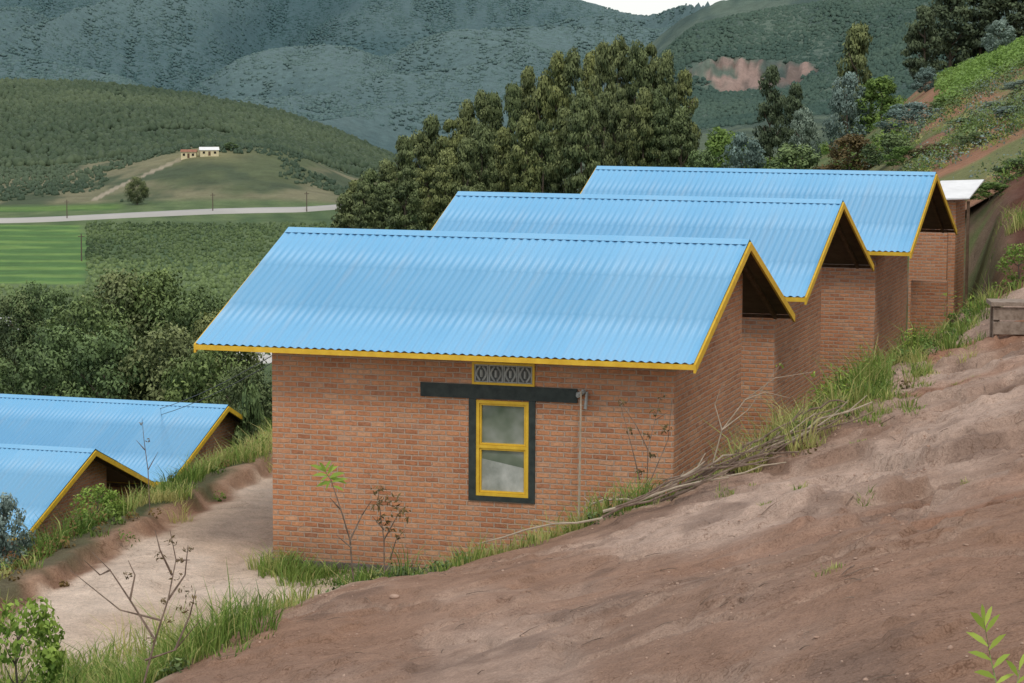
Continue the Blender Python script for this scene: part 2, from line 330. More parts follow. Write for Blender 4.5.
LEAVES={'euca':leaf_mat('olive_leaves',(.036,.056,.022),(.25,.285,.115),tr_=0),'green':leaf_mat('mid_green_leaves',(.032,.060,.022),(.20,.275,.10),tr_=0),
'silver':leaf_mat('silvery_leaves',(.08,.12,.10),(.34,.44,.39)),'lime':leaf_mat('light_green_leaves',(.05,.10,.02),(.26,.38,.09)),'rust':leaf_mat('rusty_leaves',(.07,.055,.02),(.24,.17,.07)),
'dark':leaf_mat('dark_pine_leaves',(.026,.042,.022),(.14,.18,.09),tr_=0),'yel':leaf_mat('yellow_green_leaves',(.22,.34,.05),(.50,.64,.12)),'fresh':leaf_mat('fresh_green_leaves',(.09,.17,.03),(.34,.48,.10))}
GRASS=leaf_mat('grass_blades',(.06,.12,.02),(.50,.47,.19),.2,(.20,.31,.065))
# ---------------------------------------------------------------- ground sheets
def grid(name,uu,vv,zf):
    U,V=np.meshgrid(uu,vv);z=zf(U,V);W=wpos(U,V,z).reshape(-1,3);n=len(uu);m=len(vv)
    i=(np.arange(m-1)[:,None]*n+np.arange(n-1)[None]).ravel();Q=np.stack([i,i+1,i+n+1,i+n],-1)
    me=np_mesh(name,W,Q);smooth(me);return me,U.ravel(),V.ravel(),z.ravel()
def lerp(a,b,t): t=np.asarray(t)[...,None];return np.asarray(a)*(1-t)+np.asarray(b)*t
uu=np.r_[np.linspace(-30,-7,110)[:-1],np.linspace(-7,9.5,320)[:-1],np.linspace(9.5,21,70)];vvn=np.r_[np.linspace(5,12,30)[:-1],np.linspace(12,40,520)[:-1],np.linspace(40,64,200)]
me,U,V,Z=grid('ground',uu,vvn,nearz)
s=sd_bank(U,V);sw=sd_west(U,V);w=sst(-.5,.2,s)
n1=fbm(U*.35,V*.22,4,41);n2=fbm(U*1.4,V*1.1,4,42);n3=fbm(U*.15,V*.5,3,43);n4=fbm(U*.8,V*.35,4,44)
dirt=lerp((.34,.215,.150),(.56,.405,.315),sst(-.4,.4,n1+.45*n4))
dirt=lerp(dirt,(.38,.185,.105),sst(-.05,.4,n3+.2*n2)*sst(0,4,U)*sst(16,22,V)*.8)
dirt=lerp(dirt,(.36,.21,.135),sst(.05,.4,fbm(U*.25+4,V*.2,3,47))*.6)
dirt=lerp(dirt,(.20,.130,.095),sst(.12,.5,n2+.4*n4)*.55)
rill=sst(.5,.95,1-np.abs(fbm(U*.5+V*.35+fbm(U*.4,V*.4,3,12)*1.2,V*.35-U*.12+fbm(U*.4,V*.4,3,12)*1.2,3,13))*3)
dirt=lerp(dirt,(.60,.455,.36),rill*.35)
path=lerp((.62,.47,.35),(.78,.63,.50),sst(-.4,.4,n1+n2*.4))
path=lerp(path,lerp((.30,.17,.11),(.42,.27,.18),sst(-.3,.3,n2)),1-sst(.28,.5,sw+n2*.2))
soil=lerp((.17,.12,.075),(.12,.14,.05),sst(-.3,.3,n2+n1))
low=lerp((.07,.095,.035),(.16,.14,.08),sst(-.3,.4,n1))
C=lerp(path,soil,sst(33.8,36,V)*sst(-4.0,-2.6,U-(V-34)*.3)*1.0)
C=lerp(low,C,sst(-.1,.3,sw+.4*n2))
C=lerp(C,soil,(sst(-2.0,-1.2,s))*(1-w)*1.0)
C=lerp(C,dirt,sst(-.1,.35,s+n2*.35))
C=lerp(C,lerp((.13,.055,.035),(.17,.085,.05),sst(-.1,.3,n2)),sst(44,48,V)*sst(-.5,.5,s))
setcol(me,'col',C);me.materials.append(ground_mat('bare_earth',2.6,1.,.085,.22,55))
g=link(bpy.data.objects.new('ground',me));tag(g,kind='structure')
# far terrain : fan grid
pxs=np.linspace(-480,1560,900);vv=np.exp(np.linspace(math.log(62.5),math.log(6400),640))
PX,VV=np.meshgrid(pxs,vv);UU=(PX-512)/FL*VV;ZZ=farz(UU,VV)
n=len(pxs);mm=len(vv);i=(np.arange(mm-1)[:,None]*n+np.arange(n-1)[None]).ravel();Q=np.stack([i,i+1,i+n+1,i+n],-1)
def scar(u,v):
    px=512+FL*u/v
    d=((px-742)/64)**2+((v-2192+.25*(px-742))/66)**2+1.1*fbm(u/26,v/40,4,62)
    return sst(1.05,.65,d)
CLM=scar(UU,VV)*((VV>2050)&(VV<2330))
fbump=np.interp(VV,[1000,1300,1800,2600,4500,6000],[0,1.0,2,2,3,3])*(fbm(UU/np.interp(VV,[1000,5000],[7,20]),VV/np.interp(VV,[1000,5000],[12,40]),3,51))
fbump=fbump+CLM*14*(np.abs(fbm(UU/14,VV/60,4,91))-.3)
me=np_mesh('hills',wpos(UU,VV,ZZ+fbump).reshape(-1,3),Q);smooth(me)
px=PX.ravel();v=VV.ravel();u=UU.ravel()
a1=fbm(u/60,v/90,4,61);a2=fbm(u/14,v/30,3,62);a3=fbm(u/300,v/500,4,63);rd=np.clip(ridged(u,v),-1,1)
mid=lerp((.065,.10,.04),(.12,.155,.068),sst(-.3,.4,a1))
rows=.5+.5*np.sin((u*.9+v*.18)/1.9)
field=lerp((.07,.118,.048),(.13,.18,.075),rows*.4+.6*sst(-.3,.3,a2+a1))
bright=lerp((.085,.18,.05),(.16,.27,.07),sst(-.3,.3,a2+.8*np.sin(v/5)+a1))
knoll=lerp((.10,.125,.06),(.20,.19,.11),sst(-.2,.4,a1+.5*a2))
knoll=lerp(knoll,(.07,.095,.05),sst(-.05,.25,fbm(u/24,v/40,4,66)))
forest=lerp((.052,.080,.052),(.10,.132,.080),sst(-.35,.35,a2+a1*.6))
mount=lerp((.056,.108,.116),(.112,.172,.168),sst(-.6,.9,a3*.4+a1*.2+a2*.15+rd*.8-.2))  # aerial haze and lighter ridge tops are painted into this colour
mountR=lerp((.058,.096,.082),(.108,.152,.115),sst(-.4,.5,a1+a2*.5))  # bluer base colour carries some painted haze
C=mid
C=lerp(C,field,sst(260,420,v)*(px<420))
C=lerp(C,bright,(1-sst(74,90,px+10*a1))*sst(596,606,v)*(1-sst(885,895,v)))
C=lerp(C,bright*.8,(1-sst(110,130,px))*sst(960,965,v)*(1-sst(1050,1060,v)))
C=lerp(C,knoll,sst(985,1010,v)*1.)
C=lerp(C,forest,sst(1230,1330,v+a1*60))
trk=(np.abs(px-(92+(v-1015)*.75)-8*np.sin(v/25))<3.4+.03*(v-1000))&(v>1012)&(v<1140)
C=lerp(C,(.40,.34,.25),trk.astype(float)*.8)
C=lerp(C,(.26,.24,.12),np.exp(-(((px-205)/38)**2+((v-1135)/28)**2))*.9)
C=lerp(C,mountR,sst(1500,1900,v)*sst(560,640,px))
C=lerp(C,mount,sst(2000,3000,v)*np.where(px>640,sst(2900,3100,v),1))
cl=CLM.ravel()*(1-.9*sst(.0,.3,fbm(u/20,v/40,4,93)))
C=lerp(C,lerp((.17,.125,.105),(.34,.235,.195),sst(-.3,.35,fbm(u/5,v/40,3,94)+.4*a1)),cl*.9)
C=lerp(C,(.62,.60,.55),((px>222)&(px<282)&(v>372)&(v<412)).astype(float))
hr=sst(860,930,px)*(1-sst(230,300,v))
hill=lerp((.30,.155,.09),(.17,.18,.07),sst(-.1,.3,fbm(u/3,v/6,4,71)))
hill=lerp(hill,(.24,.31,.07),sst(930,970,px)*sst(112,117,v+4*a2)*(1-sst(165,180,v)))
C=lerp(C,hill,hr)
C=lerp(C,lerp((.09,.13,.045),(.2,.2,.09),sst(-.3,.3,fbm(u/5,v/8,4,72))),sst(620,680,px)*(1-sst(860,900,px))*(1-sst(220,260,v)))
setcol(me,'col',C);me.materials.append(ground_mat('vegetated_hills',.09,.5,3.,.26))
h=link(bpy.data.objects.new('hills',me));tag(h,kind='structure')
# valley road
rp=[(-300,232,905),(0,228,905),(60,226,915),(130,223,930),(220,218,945),(300,214,955),(345,209,975),(372,200,1010)]
rv=[];rq=[]
RP=np.array([((a-512)/FL*c,c) for a,b,c in rp]);tt=np.linspace(0,len(RP)-1,160)
ru=np.interp(tt,range(len(RP)),RP[:,0]);rvv=np.interp(tt,range(len(RP)),RP[:,1])
k=np.hanning(13);k/=k.sum();ru=np.convolve(np.pad(ru,6,'edge'),k,'valid');rvv=np.convolve(np.pad(rvv,6,'edge'),k,'valid')
for a,b in zip(ru,rvv):
    zc=float(farz(np.array(a),np.array(b)))+.9
    for o_,dz in ((-8,-3),(-5.5,0),(5.5,0.25),(8,-3)):
        rv.append(wpos(a,b+o_,zc+dz))
for i in range(159):
    for j in range(3): rq.append((i*4+j,i*4+j+1,i*4+j+5,i*4+j+4))
me=np_mesh('road',np.array(rv),rq);me.materials.append(ASPH);tag(link(bpy.data.objects.new('road',me)),kind='structure')
# ---------------------------------------------------------------- houses
Wd,B_,R_=6.6,3.2074,1.2776
def roof_sheet(mb,side,x0,x1):
    nw=int((x1-x0)/.11);n=nw*8;L=math.hypot(B_,R_)
    rows=[0,.33,.3301,.66,.6601,1.0]
    nrm=Vector((0,side*R_/L,B_/L))
    idx=[]
    for t_i,t in enumerate(rows):
        lift=(.006,.006,0.,.0,-.006,-.006)[t_i]
        r=[]
        for i in range(n+1):
            x=x0+(x1-x0)*i/n;a=.0115*math.cos(2*math.pi*i/8)
            p=Vector((x,side*B_*t,-R_*t))+nrm*(a+lift);r.append(len(mb.v));mb.v.append(tuple(p))
        idx.append(r)
    for a,b in zip(idx[:-1],idx[1:]):
        for i in range(n):
            q=(a[i],a[i+1],b[i+1],b[i]);mb.f.append(q if side<0 else q[::-1])
def house(label,pos,xr=2.961,group=None,W=Wd,dx=0,win=True):
    h=empty('brick_house',(pos[0],pos[1],pos[2]-4.3));tag(h,label,'house',group)
    root=h
    def fix(o):
        if o.parent is root: o.location=(0,0,4.3)
        return o
    xl,yf,yb=-2.407,-2.8,1.2;zb=-4.4;sl=R_/B_
    top=lambda y:-abs(y)*sl-.07
    w=MB()
    X0,X1,Z0,Z1=.385,1.085,-3.135,-1.905
    zt=top(yf)
    def q(a,b,c,d): w.poly([(a,yf,c),(b,yf,c),(b,yf,d),(a,yf,d)])
    q(xl,X0,zb,zt);q(X1,xr,zb,zt);q(X0,X1,zb,Z0);q(X0,X1,Z1,zt)
    w.poly([(X0,yf,Z0),(X0,yf+.2,Z0),(X0,yf+.2,Z1),(X0,yf,Z1)]);w.poly([(X1,yf,Z0),(X1,yf,Z1),(X1,yf+.2,Z1),(X1,yf+.2,Z0)])
    w.poly([(X0,yf,Z0),(X1,yf,Z0),(X1,yf+.2,Z0),(X0,yf+.2,Z0)]);w.poly([(X0,yf,Z1),(X0,yf+.2,Z1),(X1,yf+.2,Z1),(X1,yf,Z1)])
    for x,f in ((xr,1),(xl,-1)):
        p=[(x,yf,zb),(x,yb,zb),(x,yb,top(yb)),(x,0,top(0)),(x,yf,zt)];w.poly(p if f>0 else p[::-1])
    w.poly([(xl,yb,zb),(xl,yb,top(yb)),(xr,yb,top(yb)),(xr,yb,zb)])
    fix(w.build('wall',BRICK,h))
    w=MB();w.box(xl-.06,xr+.06,yf-.07,yb+.07,-5.0,-4.12);fix(w.build('foundation',CONC,h))
    x0,x1=-W/2+dx,W/2+dx
    w=MB();roof_sheet(w,-1,x0,x1);roof_sheet(w,1,x0,x1);rf=w.build('roof',ROOF,h,True);fix(rf)
    w=MB();nn=int((x1-x0)/.11)*4
    for i in range(nn):
        xa=x0+(x1-x0)*i/nn;xb=x0+(x1-x0)*(i+1)/nn
        za=.026;zb_=.026
        for sd in (-1,1):
            pts=[(xa,0,za),(xb,0,zb_),(xb,sd*.15,zb_-.15*sl-.004),(xa,sd*.15,za-.15*sl-.004)]
            w.poly(pts[::-1] if sd<0 else pts)
    w.build('ridge_cap',ROOF,rf)
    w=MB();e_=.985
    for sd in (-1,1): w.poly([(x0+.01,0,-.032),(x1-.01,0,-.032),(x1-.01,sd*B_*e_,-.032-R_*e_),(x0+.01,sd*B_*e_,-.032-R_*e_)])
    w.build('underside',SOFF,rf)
    for x in (x0+.35,x0+3.3,x1-.28):
        for sd in (-1,1):
            w=MB();w.prism([(x,sd*.02,-.045),(x,sd*B_*.98,-.045-R_*.98),(x,sd*B_*.98,-.11-R_*.98),(x,sd*.02,-.11)],0,(.045,0,0));fix(w.build('rafter',TIMB,h))
    w=MB();w.box(x0-.005,x1+.012,-B_-.0,-B_+.03,-R_-.085,-R_-.020);fix(w.build('fascia_board',YEL,h))
    w=MB();w.box(x0,x1-.01,B_-.03,B_,-R_-.075,-R_-.022);fix(w.build('fascia_board',TIMB,h))
    for sd in (-1,1):
        for x in (x0-.03,x1-.005):
            w=MB();yy=sd*(B_-.001)
            w.prism([(x,sd*.001,-.015),(x,yy,-R_-.015),(x,yy,-R_-.125),(x,sd*.001,-.125)],0,(.03,0,0));fix(w.build('barge_board',YEL,h))
    if win:
        wd=MB()
        wd.box(X0-.095,X0+.0,yf-.02,yf+.03,-3.2,-1.893);wd.box(X1,X1+.085,yf-.02,yf+.03,-3.2,-1.893);wd.box(X0,X1,yf-.02,yf+.03,-3.2,-3.135)
        win_=wd.build('window',BLK,h);fix(win_)
        f=MB();t=.042;zm=-2.50
        f.box(X0+.002,X0+t,yf-.012,yf+.05,Z0+.002,Z1-.002);f.box(X1-t,X1-.002,yf-.012,yf+.05,Z0+.002,Z1-.002)
        f.box(X0+t,X1-t,yf-.012,yf+.05,Z0+.002,Z0+t);f.box(X0+t,X1-t,yf-.012,yf+.05,Z1-t,Z1-.002);f.box(X0+t,X1-t,yf-.008,yf+.045,zm-.02,zm+.02)
        f.build('frame',YEL,win_)
        for za,zb_ in ((Z0+t,zm-.02),(zm+.02,Z1-t)):
            s_=MB();a,b=X0+t+.003,X1-t-.003;za+=.003;zb_-=.003;u_=.022
            s_.box(a,a+u_,yf+.006,yf+.04,za,zb_);s_.box(b-u_,b,yf+.006,yf+.04,za,zb_);s_.box(a+u_,b-u_,yf+.006,yf+.04,za,za+u_);s_.box(a+u_,b-u_,yf+.006,yf+.04,zb_-u_,zb_)
            s_.build('sash',YEL,win_)
        p=MB();p.poly([(X0+t,yf+.033,Z0+t),(X1-t,yf+.033,Z0+t),(X1-t,yf+.033,Z1-t),(X0+t,yf+.033,Z1-t)]);p.build('pane',GLASS,win_)
        cu=MB();cz0=Z0+t+.026
        n_=16;wid=X1-X0-.136
        for i in range(n_):
            a=X0+.068+i*wid/n_;b=a+wid/n_;ya=yf+.0245+(.003 if i%2 else 0);yb2=yf+.0245+(0 if i%2 else .003)
            cu.poly([(a,ya,cz0),(b,yb2,cz0),(b,yb2,-2.66-.10*((i+1)/n_)),(a,ya,-2.66-.10*(i/n_))])
        cu.build('curtain',CURT,win_)
        l=MB();l.box(-.36,1.72,yf-.022,yf+.02,-1.89,-1.71);fix(l.build('lintel',BLK,h))
        v_=MB();a,b,c,d=.33,1.16,-1.706,-1.42;m_=.03
        v_.box(a,b,yf-.02,yf+.02,c,c+m_);v_.box(a,b,yf-.02,yf+.02,d-m_,d);v_.box(a,a+m_,yf-.02,yf+.02,c+m_,d-m_);v_.box(b-m_,b,yf-.02,yf+.02,c+m_,d-m_)
        vt=fix(v_.build('vent',YEL,h))
        k_=MB();k_.poly([(a+m_,yf-.004,c+m_),(b-m_,yf-.004,c+m_),(b-m_,yf-.004,d-m_),(a+m_,yf-.004,d-m_)]);k_.build('opening',DGREY,vt)
        nb=4;ww=(b-a-2*m_)/nb;hh=d-c-2*m_
        for i in range(nb):
            g_=MB();xa=a+m_+i*ww;cx_=xa+ww/2;cz_=(c+d)/2
            g_.box(xa+.004,xa+.02,yf-.014,yf-.003,c+m_+.002,d-m_-.002);g_.box(xa+ww-.02,xa+ww-.004,yf-.014,yf-.003,c+m_+.002,d-m_-.002)
            g_.box(xa+.02,xa+ww-.02,yf-.014,yf-.003,c+m_+.002,c+m_+.016);g_.box(xa+.02,xa+ww-.02,yf-.014,yf-.003,d-m_-.016,d-m_-.002)
            for sgn in (-1,1):
                pts=[(cx_+sgn*(.015+.05*math.sin(t_)),yf-.012,cz_-hh*.40+hh*.8*t_/math.pi) for t_ in np.linspace(0,math.pi,7)]
                g_.tube(pts,.014,5)
            g_.tube([(cx_,yf-.012,cz_-hh*.2),(cx_,yf-.012,cz_+hh*.2)],.02,6)
            g_.build('vent_block',GREYP,vt)
    return h
house('nearest brick house with light blue corrugated roof, its yellow framed window facing us',(0,0,0))
house('middle blue roofed brick house of the upper row, half hidden by the nearest house',(-.143,8.048,.10),2.76)
house('farthest and highest blue roofed brick house of the upper row, beside the small outhouse',(.111,16.17,.211),2.76,W=6.75,dx=.07)
house('nearer of the two lower left houses, its blue roof cut by the left edge',(-13.629-3.3,14.765,-5.821))
house('farther of the two lower left houses, blue roof ending at the grassy track edge',(-13.267-3.3,20.911,-5.671))
w=MB();w.tube([(1.72,-2.84,-1.77),(1.86,-2.87,-1.74),(1.84,-2.87,-1.95)],.022,6);w.tube([(1.73,-2.85,-1.80),(1.83,-2.88,-1.72)],.03,6)
o=w.build('wire_bracket',GREYP);tag(o,'small grey bracket at the right end of the dark lintel','bracket')
w=MB();w.tube([(1.80,-3.15,-4.1),(1.82,-3.05,-3.2),(1.80,-2.93,-1.72)],[.018,.016,.012],6)
o=w.build('wooden_pole',PALET);tag(o,'thin pale pole leaning upright against the nearest house, right of its window','pole')
# outhouse
p0=pt(947,300,58)
e=empty('outhouse',wpos(p0[0],p0[1],p0[2]),-.05);tag(e,'small brick outhouse with white sheet roof beside the farthest blue roofed house','outhouse')
w=MB();w.box(-.24,.24,-.5,.7,-.6,2.25);w.build('wall',BRICK,e)
w=MB();w.prism([(-.40,-.75,2.28),(-.34,.75,2.62),(-.34,.75,2.65),(-.40,-.75,2.31)],0,(.98,0,.05));w.build('roof',WHITE,e)
w=MB();w.box(.50,.56,-.6,-.54,-.6,2.27);w.build('post',TIMB,e)
p0=pt(932,308,52)
w=MB();w.box(-.42,.30,-.1,.12,-.8,.55);o=w.build('brick_wall',BRICK);o.location=wpos(*p0);tag(o,'low brick wall between the farthest house and the outhouse','wall')
p0=pt(927,300,56.5)
w=MB();w.box(-.4,.42,-.1,.12,-.8,1.9);o=w.build('porch_wall',BRICK);o.location=wpos(*p0);tag(o,'tall shaded brick wall filling the gap left of the outhouse pillar','wall')
q0=pt(1010,336,37.5)
e=empty('wooden_bench',wpos(*q0),.25);tag(e,'weathered plank bench on the dirt bank at the right edge','bench')
for nm,b in (('seat',(-.32,.9,-.28,.28,.46,.52)),('rail',(-.28,.86,-.24,-.19,.26,.44)),('rail',(-.28,.86,-.25,-.20,.05,.23)),('leg',(-.27,-.18,-.18,-.09,-.3,.455)),('leg',(.7,.79,-.18,-.09,-.3,.455)),('leg',(-.27,-.18,.12,.21,-.3,.455)),('leg',(.7,.79,.12,.21,-.3,.455))):
    w=MB();w.box(*b);w.build(nm,WOOD,e)
# ---------------------------------------------------------------- foliage
def rdir(n):
    d=RG.normal(size=(n,3));return d/np.linalg.norm(d,axis=1,keepdims=True)
def leafcloud(Cn,Rn,per,size,tone=None,squash=.8,asp=.6,jit=.5):
    Cn=np.asarray(Cn,float);Rn=np.asarray(Rn,float);n=len(Cn);m=n*per
    d=rdir(m);c=np.repeat(Cn,per,0);r=np.repeat(Rn,per)[:,None]*(RG.uniform(.6,1.06,(m,1)))
    p=c+d*r*np.array([1,1,squash])
    nr=d+RG.normal(size=(m,3))*jit+np.array([0,0,.35]);nr/=np.linalg.norm(nr,axis=1,keepdims=True)
    t=np.cross(nr,rdir(m));t/=np.linalg.norm(t,axis=1,keepdims=True)+1e-9;b=np.cross(nr,t)
    s=size*RG.uniform(.55,1.35,(m,1));t=t*s;b=b*s*asp
    V=np.stack([p-t,p-b*.9+t*.1,p+t,p+b*.9+t*.1],1).reshape(-1,3);Q=np.arange(m*4).reshape(-1,4)
    ct=RG.uniform(.1,.8,n) if tone is None else tone
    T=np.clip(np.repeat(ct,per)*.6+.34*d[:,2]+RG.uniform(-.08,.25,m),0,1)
    return V,Q,np.repeat(T,4)
def cloud_mesh(name,V,Q,T,mat):
    me=np_mesh(name,V,Q);settone(me,T);me.materials.append(mat);return me
def crown_mesh(kind,mat,seed,ncl=46,per=60,size=.032):
    r=np.random.default_rng(seed);C=[];Rr=[]
    while len(C)<ncl:
        z=r.uniform(.0,1);a=r.uniform(0,2*math.pi)
        if kind=='tall':
            prof=.40*max(0,1-z**2.2)**.6*(.65+.35*min(1,z/.3)); zz=.05+.88*z
            rr=prof*math.sqrt(r.uniform(.15,1))*r.uniform(.8,1.08);C.append((rr*math.cos(a),rr*math.sin(a),zz));Rr.append(r.uniform(.09,.17));continue
        elif kind=='round': prof=.43*math.sqrt(max(0,1-(z*2-1)**2))*1.0+.05; zz=.10+.78*z
        else: prof=.46*math.sqrt(max(0,1-z*z))+.04; zz=.04+.84*z
        rr=prof*math.sqrt(r.uniform(.25,1))*r.uniform(.85,1.04)
        C.append((rr*math.cos(a),rr*math.sin(a),zz));Rr.append(r.uniform(.09,.17))
    V,Q,T=leafcloud(C,Rr,per,size,squash=.42 if kind=='tall' else .8)
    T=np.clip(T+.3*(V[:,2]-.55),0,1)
    return cloud_mesh('crown',V,Q,T,mat)
def trunk_mesh(seed,low=False):
    r=random.Random(seed);w=MB();top=.8
    pts=[(r.uniform(-.015,.015)*i,r.uniform(-.015,.015)*i,-.04+top*i/5) for i in range(6)];w.tube(pts,[.035,.028,.024,.018,.012,.006],7)
    for k in range(6):
        i=r.randint(1,4);a=r.uniform(0,6.28);p=Vector(pts[i]);l=r.uniform(.16,.32)
        w.tube([p,p+Vector((math.cos(a)*l*.5,math.sin(a)*l*.5,.06)),p+Vector((math.cos(a)*l,math.sin(a)*l,.16))],[.013,.009,.004],5)
    o=w.build('trunk',BARK);me=o.data;bpy.data.objects.remove(o);return me
TR=[trunk_mesh(i) for i in range(3)]
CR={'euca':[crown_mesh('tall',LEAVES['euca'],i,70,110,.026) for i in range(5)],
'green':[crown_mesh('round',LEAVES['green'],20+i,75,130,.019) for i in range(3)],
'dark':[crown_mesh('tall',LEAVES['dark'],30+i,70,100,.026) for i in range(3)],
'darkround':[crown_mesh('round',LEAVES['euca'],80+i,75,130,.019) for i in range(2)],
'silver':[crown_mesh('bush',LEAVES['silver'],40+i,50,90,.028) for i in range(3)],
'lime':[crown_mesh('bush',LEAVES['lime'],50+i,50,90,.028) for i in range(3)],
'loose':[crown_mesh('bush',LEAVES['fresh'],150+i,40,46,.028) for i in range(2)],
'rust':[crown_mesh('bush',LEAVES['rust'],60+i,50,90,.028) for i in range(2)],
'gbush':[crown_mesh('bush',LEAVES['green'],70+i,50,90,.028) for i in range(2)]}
def tree(name,kind,label,cat,px,top,v,wpx,group=None,z0=None):
    P0=pt(px,top,v);u=P0[0];gz=float(nearz(u,v)) if v<62 else float(farz(np.array(u),np.array(float(v))))
    hgt=max(.4,P0[2]-gz);wd=wpx/FL*v
    e=empty(name,wpos(u,v,gz),random.uniform(0,6.28));tag(e,label,cat,group)
    hc=min(hgt*1.04,wd*{'euca':3.0,'dark':2.4,'green':1.35,'darkround':1.35}.get(kind,9))
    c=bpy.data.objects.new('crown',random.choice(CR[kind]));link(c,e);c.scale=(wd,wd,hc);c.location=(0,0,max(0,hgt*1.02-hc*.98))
    t=bpy.data.objects.new('trunk',random.choice(TR));link(t,e);t.scale=(min(wd,hgt*.6),min(wd,hgt*.6),hgt)
    return e
ordn=['leftmost','second','third','fourth','fifth','sixth','seventh','eighth','ninth','tenth','eleventh','twelfth','thirteenth','fourteenth','fifteenth','sixteenth','seventeenth','eighteenth','nineteenth','twentieth','twenty first','twenty second']
def ol(i,t): return (ordn[i]+' '+t) if i==0 else (ordn[i]+' from left '+t)
xs=np.linspace(356,684,22)
topf=lambda x:np.interp(x,[350,380,420,460,500,530,560,590,620,650,670,690],[188,158,126,104,86,70,54,42,34,38,52,82])
for i,x in enumerate(xs):
    tree('eucalyptus_tree','euca',ol(i,'of the tallest olive trees on the grove skyline'),'tree',x+random.uniform(-3,3),float(topf(x))+random.uniform(-4,10),240+random.uniform(-7,9),random.uniform(34,46),'tall grove behind the roofs')
xs=np.linspace(348,680,18)
for i,x in enumerate(xs):
    tree('eucalyptus_tree','euca',ol(i,'in the shorter front row of the grove behind the roofs'),'tree',x+random.uniform(-3,3),float(topf(x))*.72+random.uniform(56,74) ,206+random.uniform(-7,7),random.uniform(36,48),'tall grove behind the roofs')
lt=[(14,296,64,175),(40,286,56,175),(88,296,84,150),(122,274,88,160),(158,273,88,160),(194,290,84,155),(222,314,68,150),(60,328,90,135),(108,334,94,130),(165,328,96,130),(206,348,84,125),(18,348,96,130),(246,368,62,110)]
lo_=sorted(range(7),key=lambda i:lt[i][0]);hi_=sorted(range(7,13),key=lambda i:lt[i][0])
for i,(px_,t,w_,v_) in enumerate(lt):
    lb=ol(lo_.index(i),'on top of the dark tree clump at left') if i<7 else ol(hi_.index(i-0),'in the tree row just above the lower blue roofs')
    tree('broadleaf_tree','green' if i%3 else 'darkround',lb,'tree',px_,t-2,v_,w_*1.2,'dark clump of trees at left')
ex=[('eucalyptus_tree','dark','slim dark tree left of the silvery bushes on the right hillside','tree',772,66,170,40),
('eucalyptus_tree','dark','small dark tree tucked beside the slim dark tree above the farthest roof','tree',796,84,175,36),
('eucalyptus_tree','euca','tall round headed olive tree standing alone above the silvery bushes','tree',858,24,180,56),
('eucalyptus_tree','dark','leftmost dark tree of the cluster in the top right corner','tree',925,6,185,54),
('eucalyptus_tree','dark','second dark tree of the top right cluster, its top out of frame','tree',952,-18,190,66),
('eucalyptus_tree','dark','tall dark tree in the middle of the top right cluster','tree',982,-24,190,70),
('eucalyptus_tree','dark','dark tree of the top right cluster touching the right edge','tree',1014,-14,190,70),
('round_bush','silver','silvery green bush below the tall round headed tree','bush',848,72,150,46),
('round_bush','lime','light green bush right of the silvery bush on the hillside','bush',882,76,150,58),
('round_bush','silver','large silvery blue bush above the ridge of the farthest roof','bush',912,102,110,66),
('round_bush','silver','small silvery bush near the slim dark tree','bush',803,106,150,38),
('round_bush','silver','small round silvery bush below the dark cluster','bush',926,66,150,32),
('round_bush','silver','silvery bush high on the bright green terrace','bush',1000,20,150,36),
('round_bush','silver','silvery bush at the right edge beside the red soil','bush',1016,122,85,56),
('round_bush','silver','silvery bush at the right edge above the red soil','bush',1020,86,100,40),
('round_bush','lime','light green bush just behind the left end of the farthest ridge','bush',722,128,120,70),
('round_bush','gbush','dark green bush left of the light green one behind the farthest ridge','bush',700,148,115,48),
('round_bush','silver','greyish feathery bush behind the farthest ridge','bush',744,132,118,50),
('round_bush','rust','rust tinged bush just above the middle of the farthest roof ridge','bush',850,134,105,72),
('round_bush','gbush','dark green bush behind the farthest ridge near the slim tree','bush',796,142,108,66),
('round_bush','gbush','dark green bush on red soil right of the rust tinged bush','bush',888,134,98,56),
('round_bush','lime','yellow green bush between the large silvery bush and the terrace','bush',948,98,112,50),
('round_bush','gbush','dark green bush below the bright terrace on the red slope','bush',968,118,92,58),
('round_bush','rust','rust tinged bush on the red slope above the outhouse','bush',938,146,84,54),
('round_bush','lime','leafy green clump on the soil bank right of the outhouse','bush',990,182,62,60),
('round_bush','gbush','dark leafy clump at the right edge below the red slope','bush',1022,168,64,56),
('round_bush','loose','fresh green fern like clump at the right edge above the plank bench','bush',1020,238,47,50),
('round_bush','gbush','rounded green bush between two silvery bushes on the right slope','bush',980,142,80,50),
('round_bush','lime','light green bush behind the peak of the farthest roof','bush',906,146,90,46),
('round_bush','silver','small silvery bush on bare soil left of the edge bushes','bush',995,104,95,34),
('roadside_tree','darkround','lone dark tree standing by the valley road','tree',137,176,985,24),
('round_bush','gbush','dark bush standing by the houses on the far knoll','bush',232,142,1150,20)]
for a in ex: tree(*a)
def gzf(u,v): return np.where(v<62.5,nearz(u,np.minimum(v,62.5)),farz(u,np.maximum(v,62.5)))
def scatter_clumps(name,pxr,vr,n,rad,per,size,mat,label,cat,lo=0,hi=1,filt=None,asp=.6,thr=-.05,sq=.8):
    px=RG.uniform(*pxr,n*3);v=np.exp(RG.uniform(math.log(vr[0]),math.log(vr[1]),n*3));u=(px-512)/FL*v
    ok=fbm(u/6,v/9,3,90)>thr
    if filt is not None: ok&=filt(px,v)
    u=u[ok][:n];v=v[ok][:n];r=RG.uniform(rad[0],rad[1],len(u))**1;z=gzf(u,v)
    c=wpos(u,v,z+r*.45);V,Q,T=leafcloud(c,r,per,size,RG.uniform(lo,hi,len(u)),asp=asp,squash=sq)
    o=bpy.data.objects.new(name,cloud_mesh(name,V,Q,T,mat));link(o);tag(o,label,cat,kind='stuff');return o
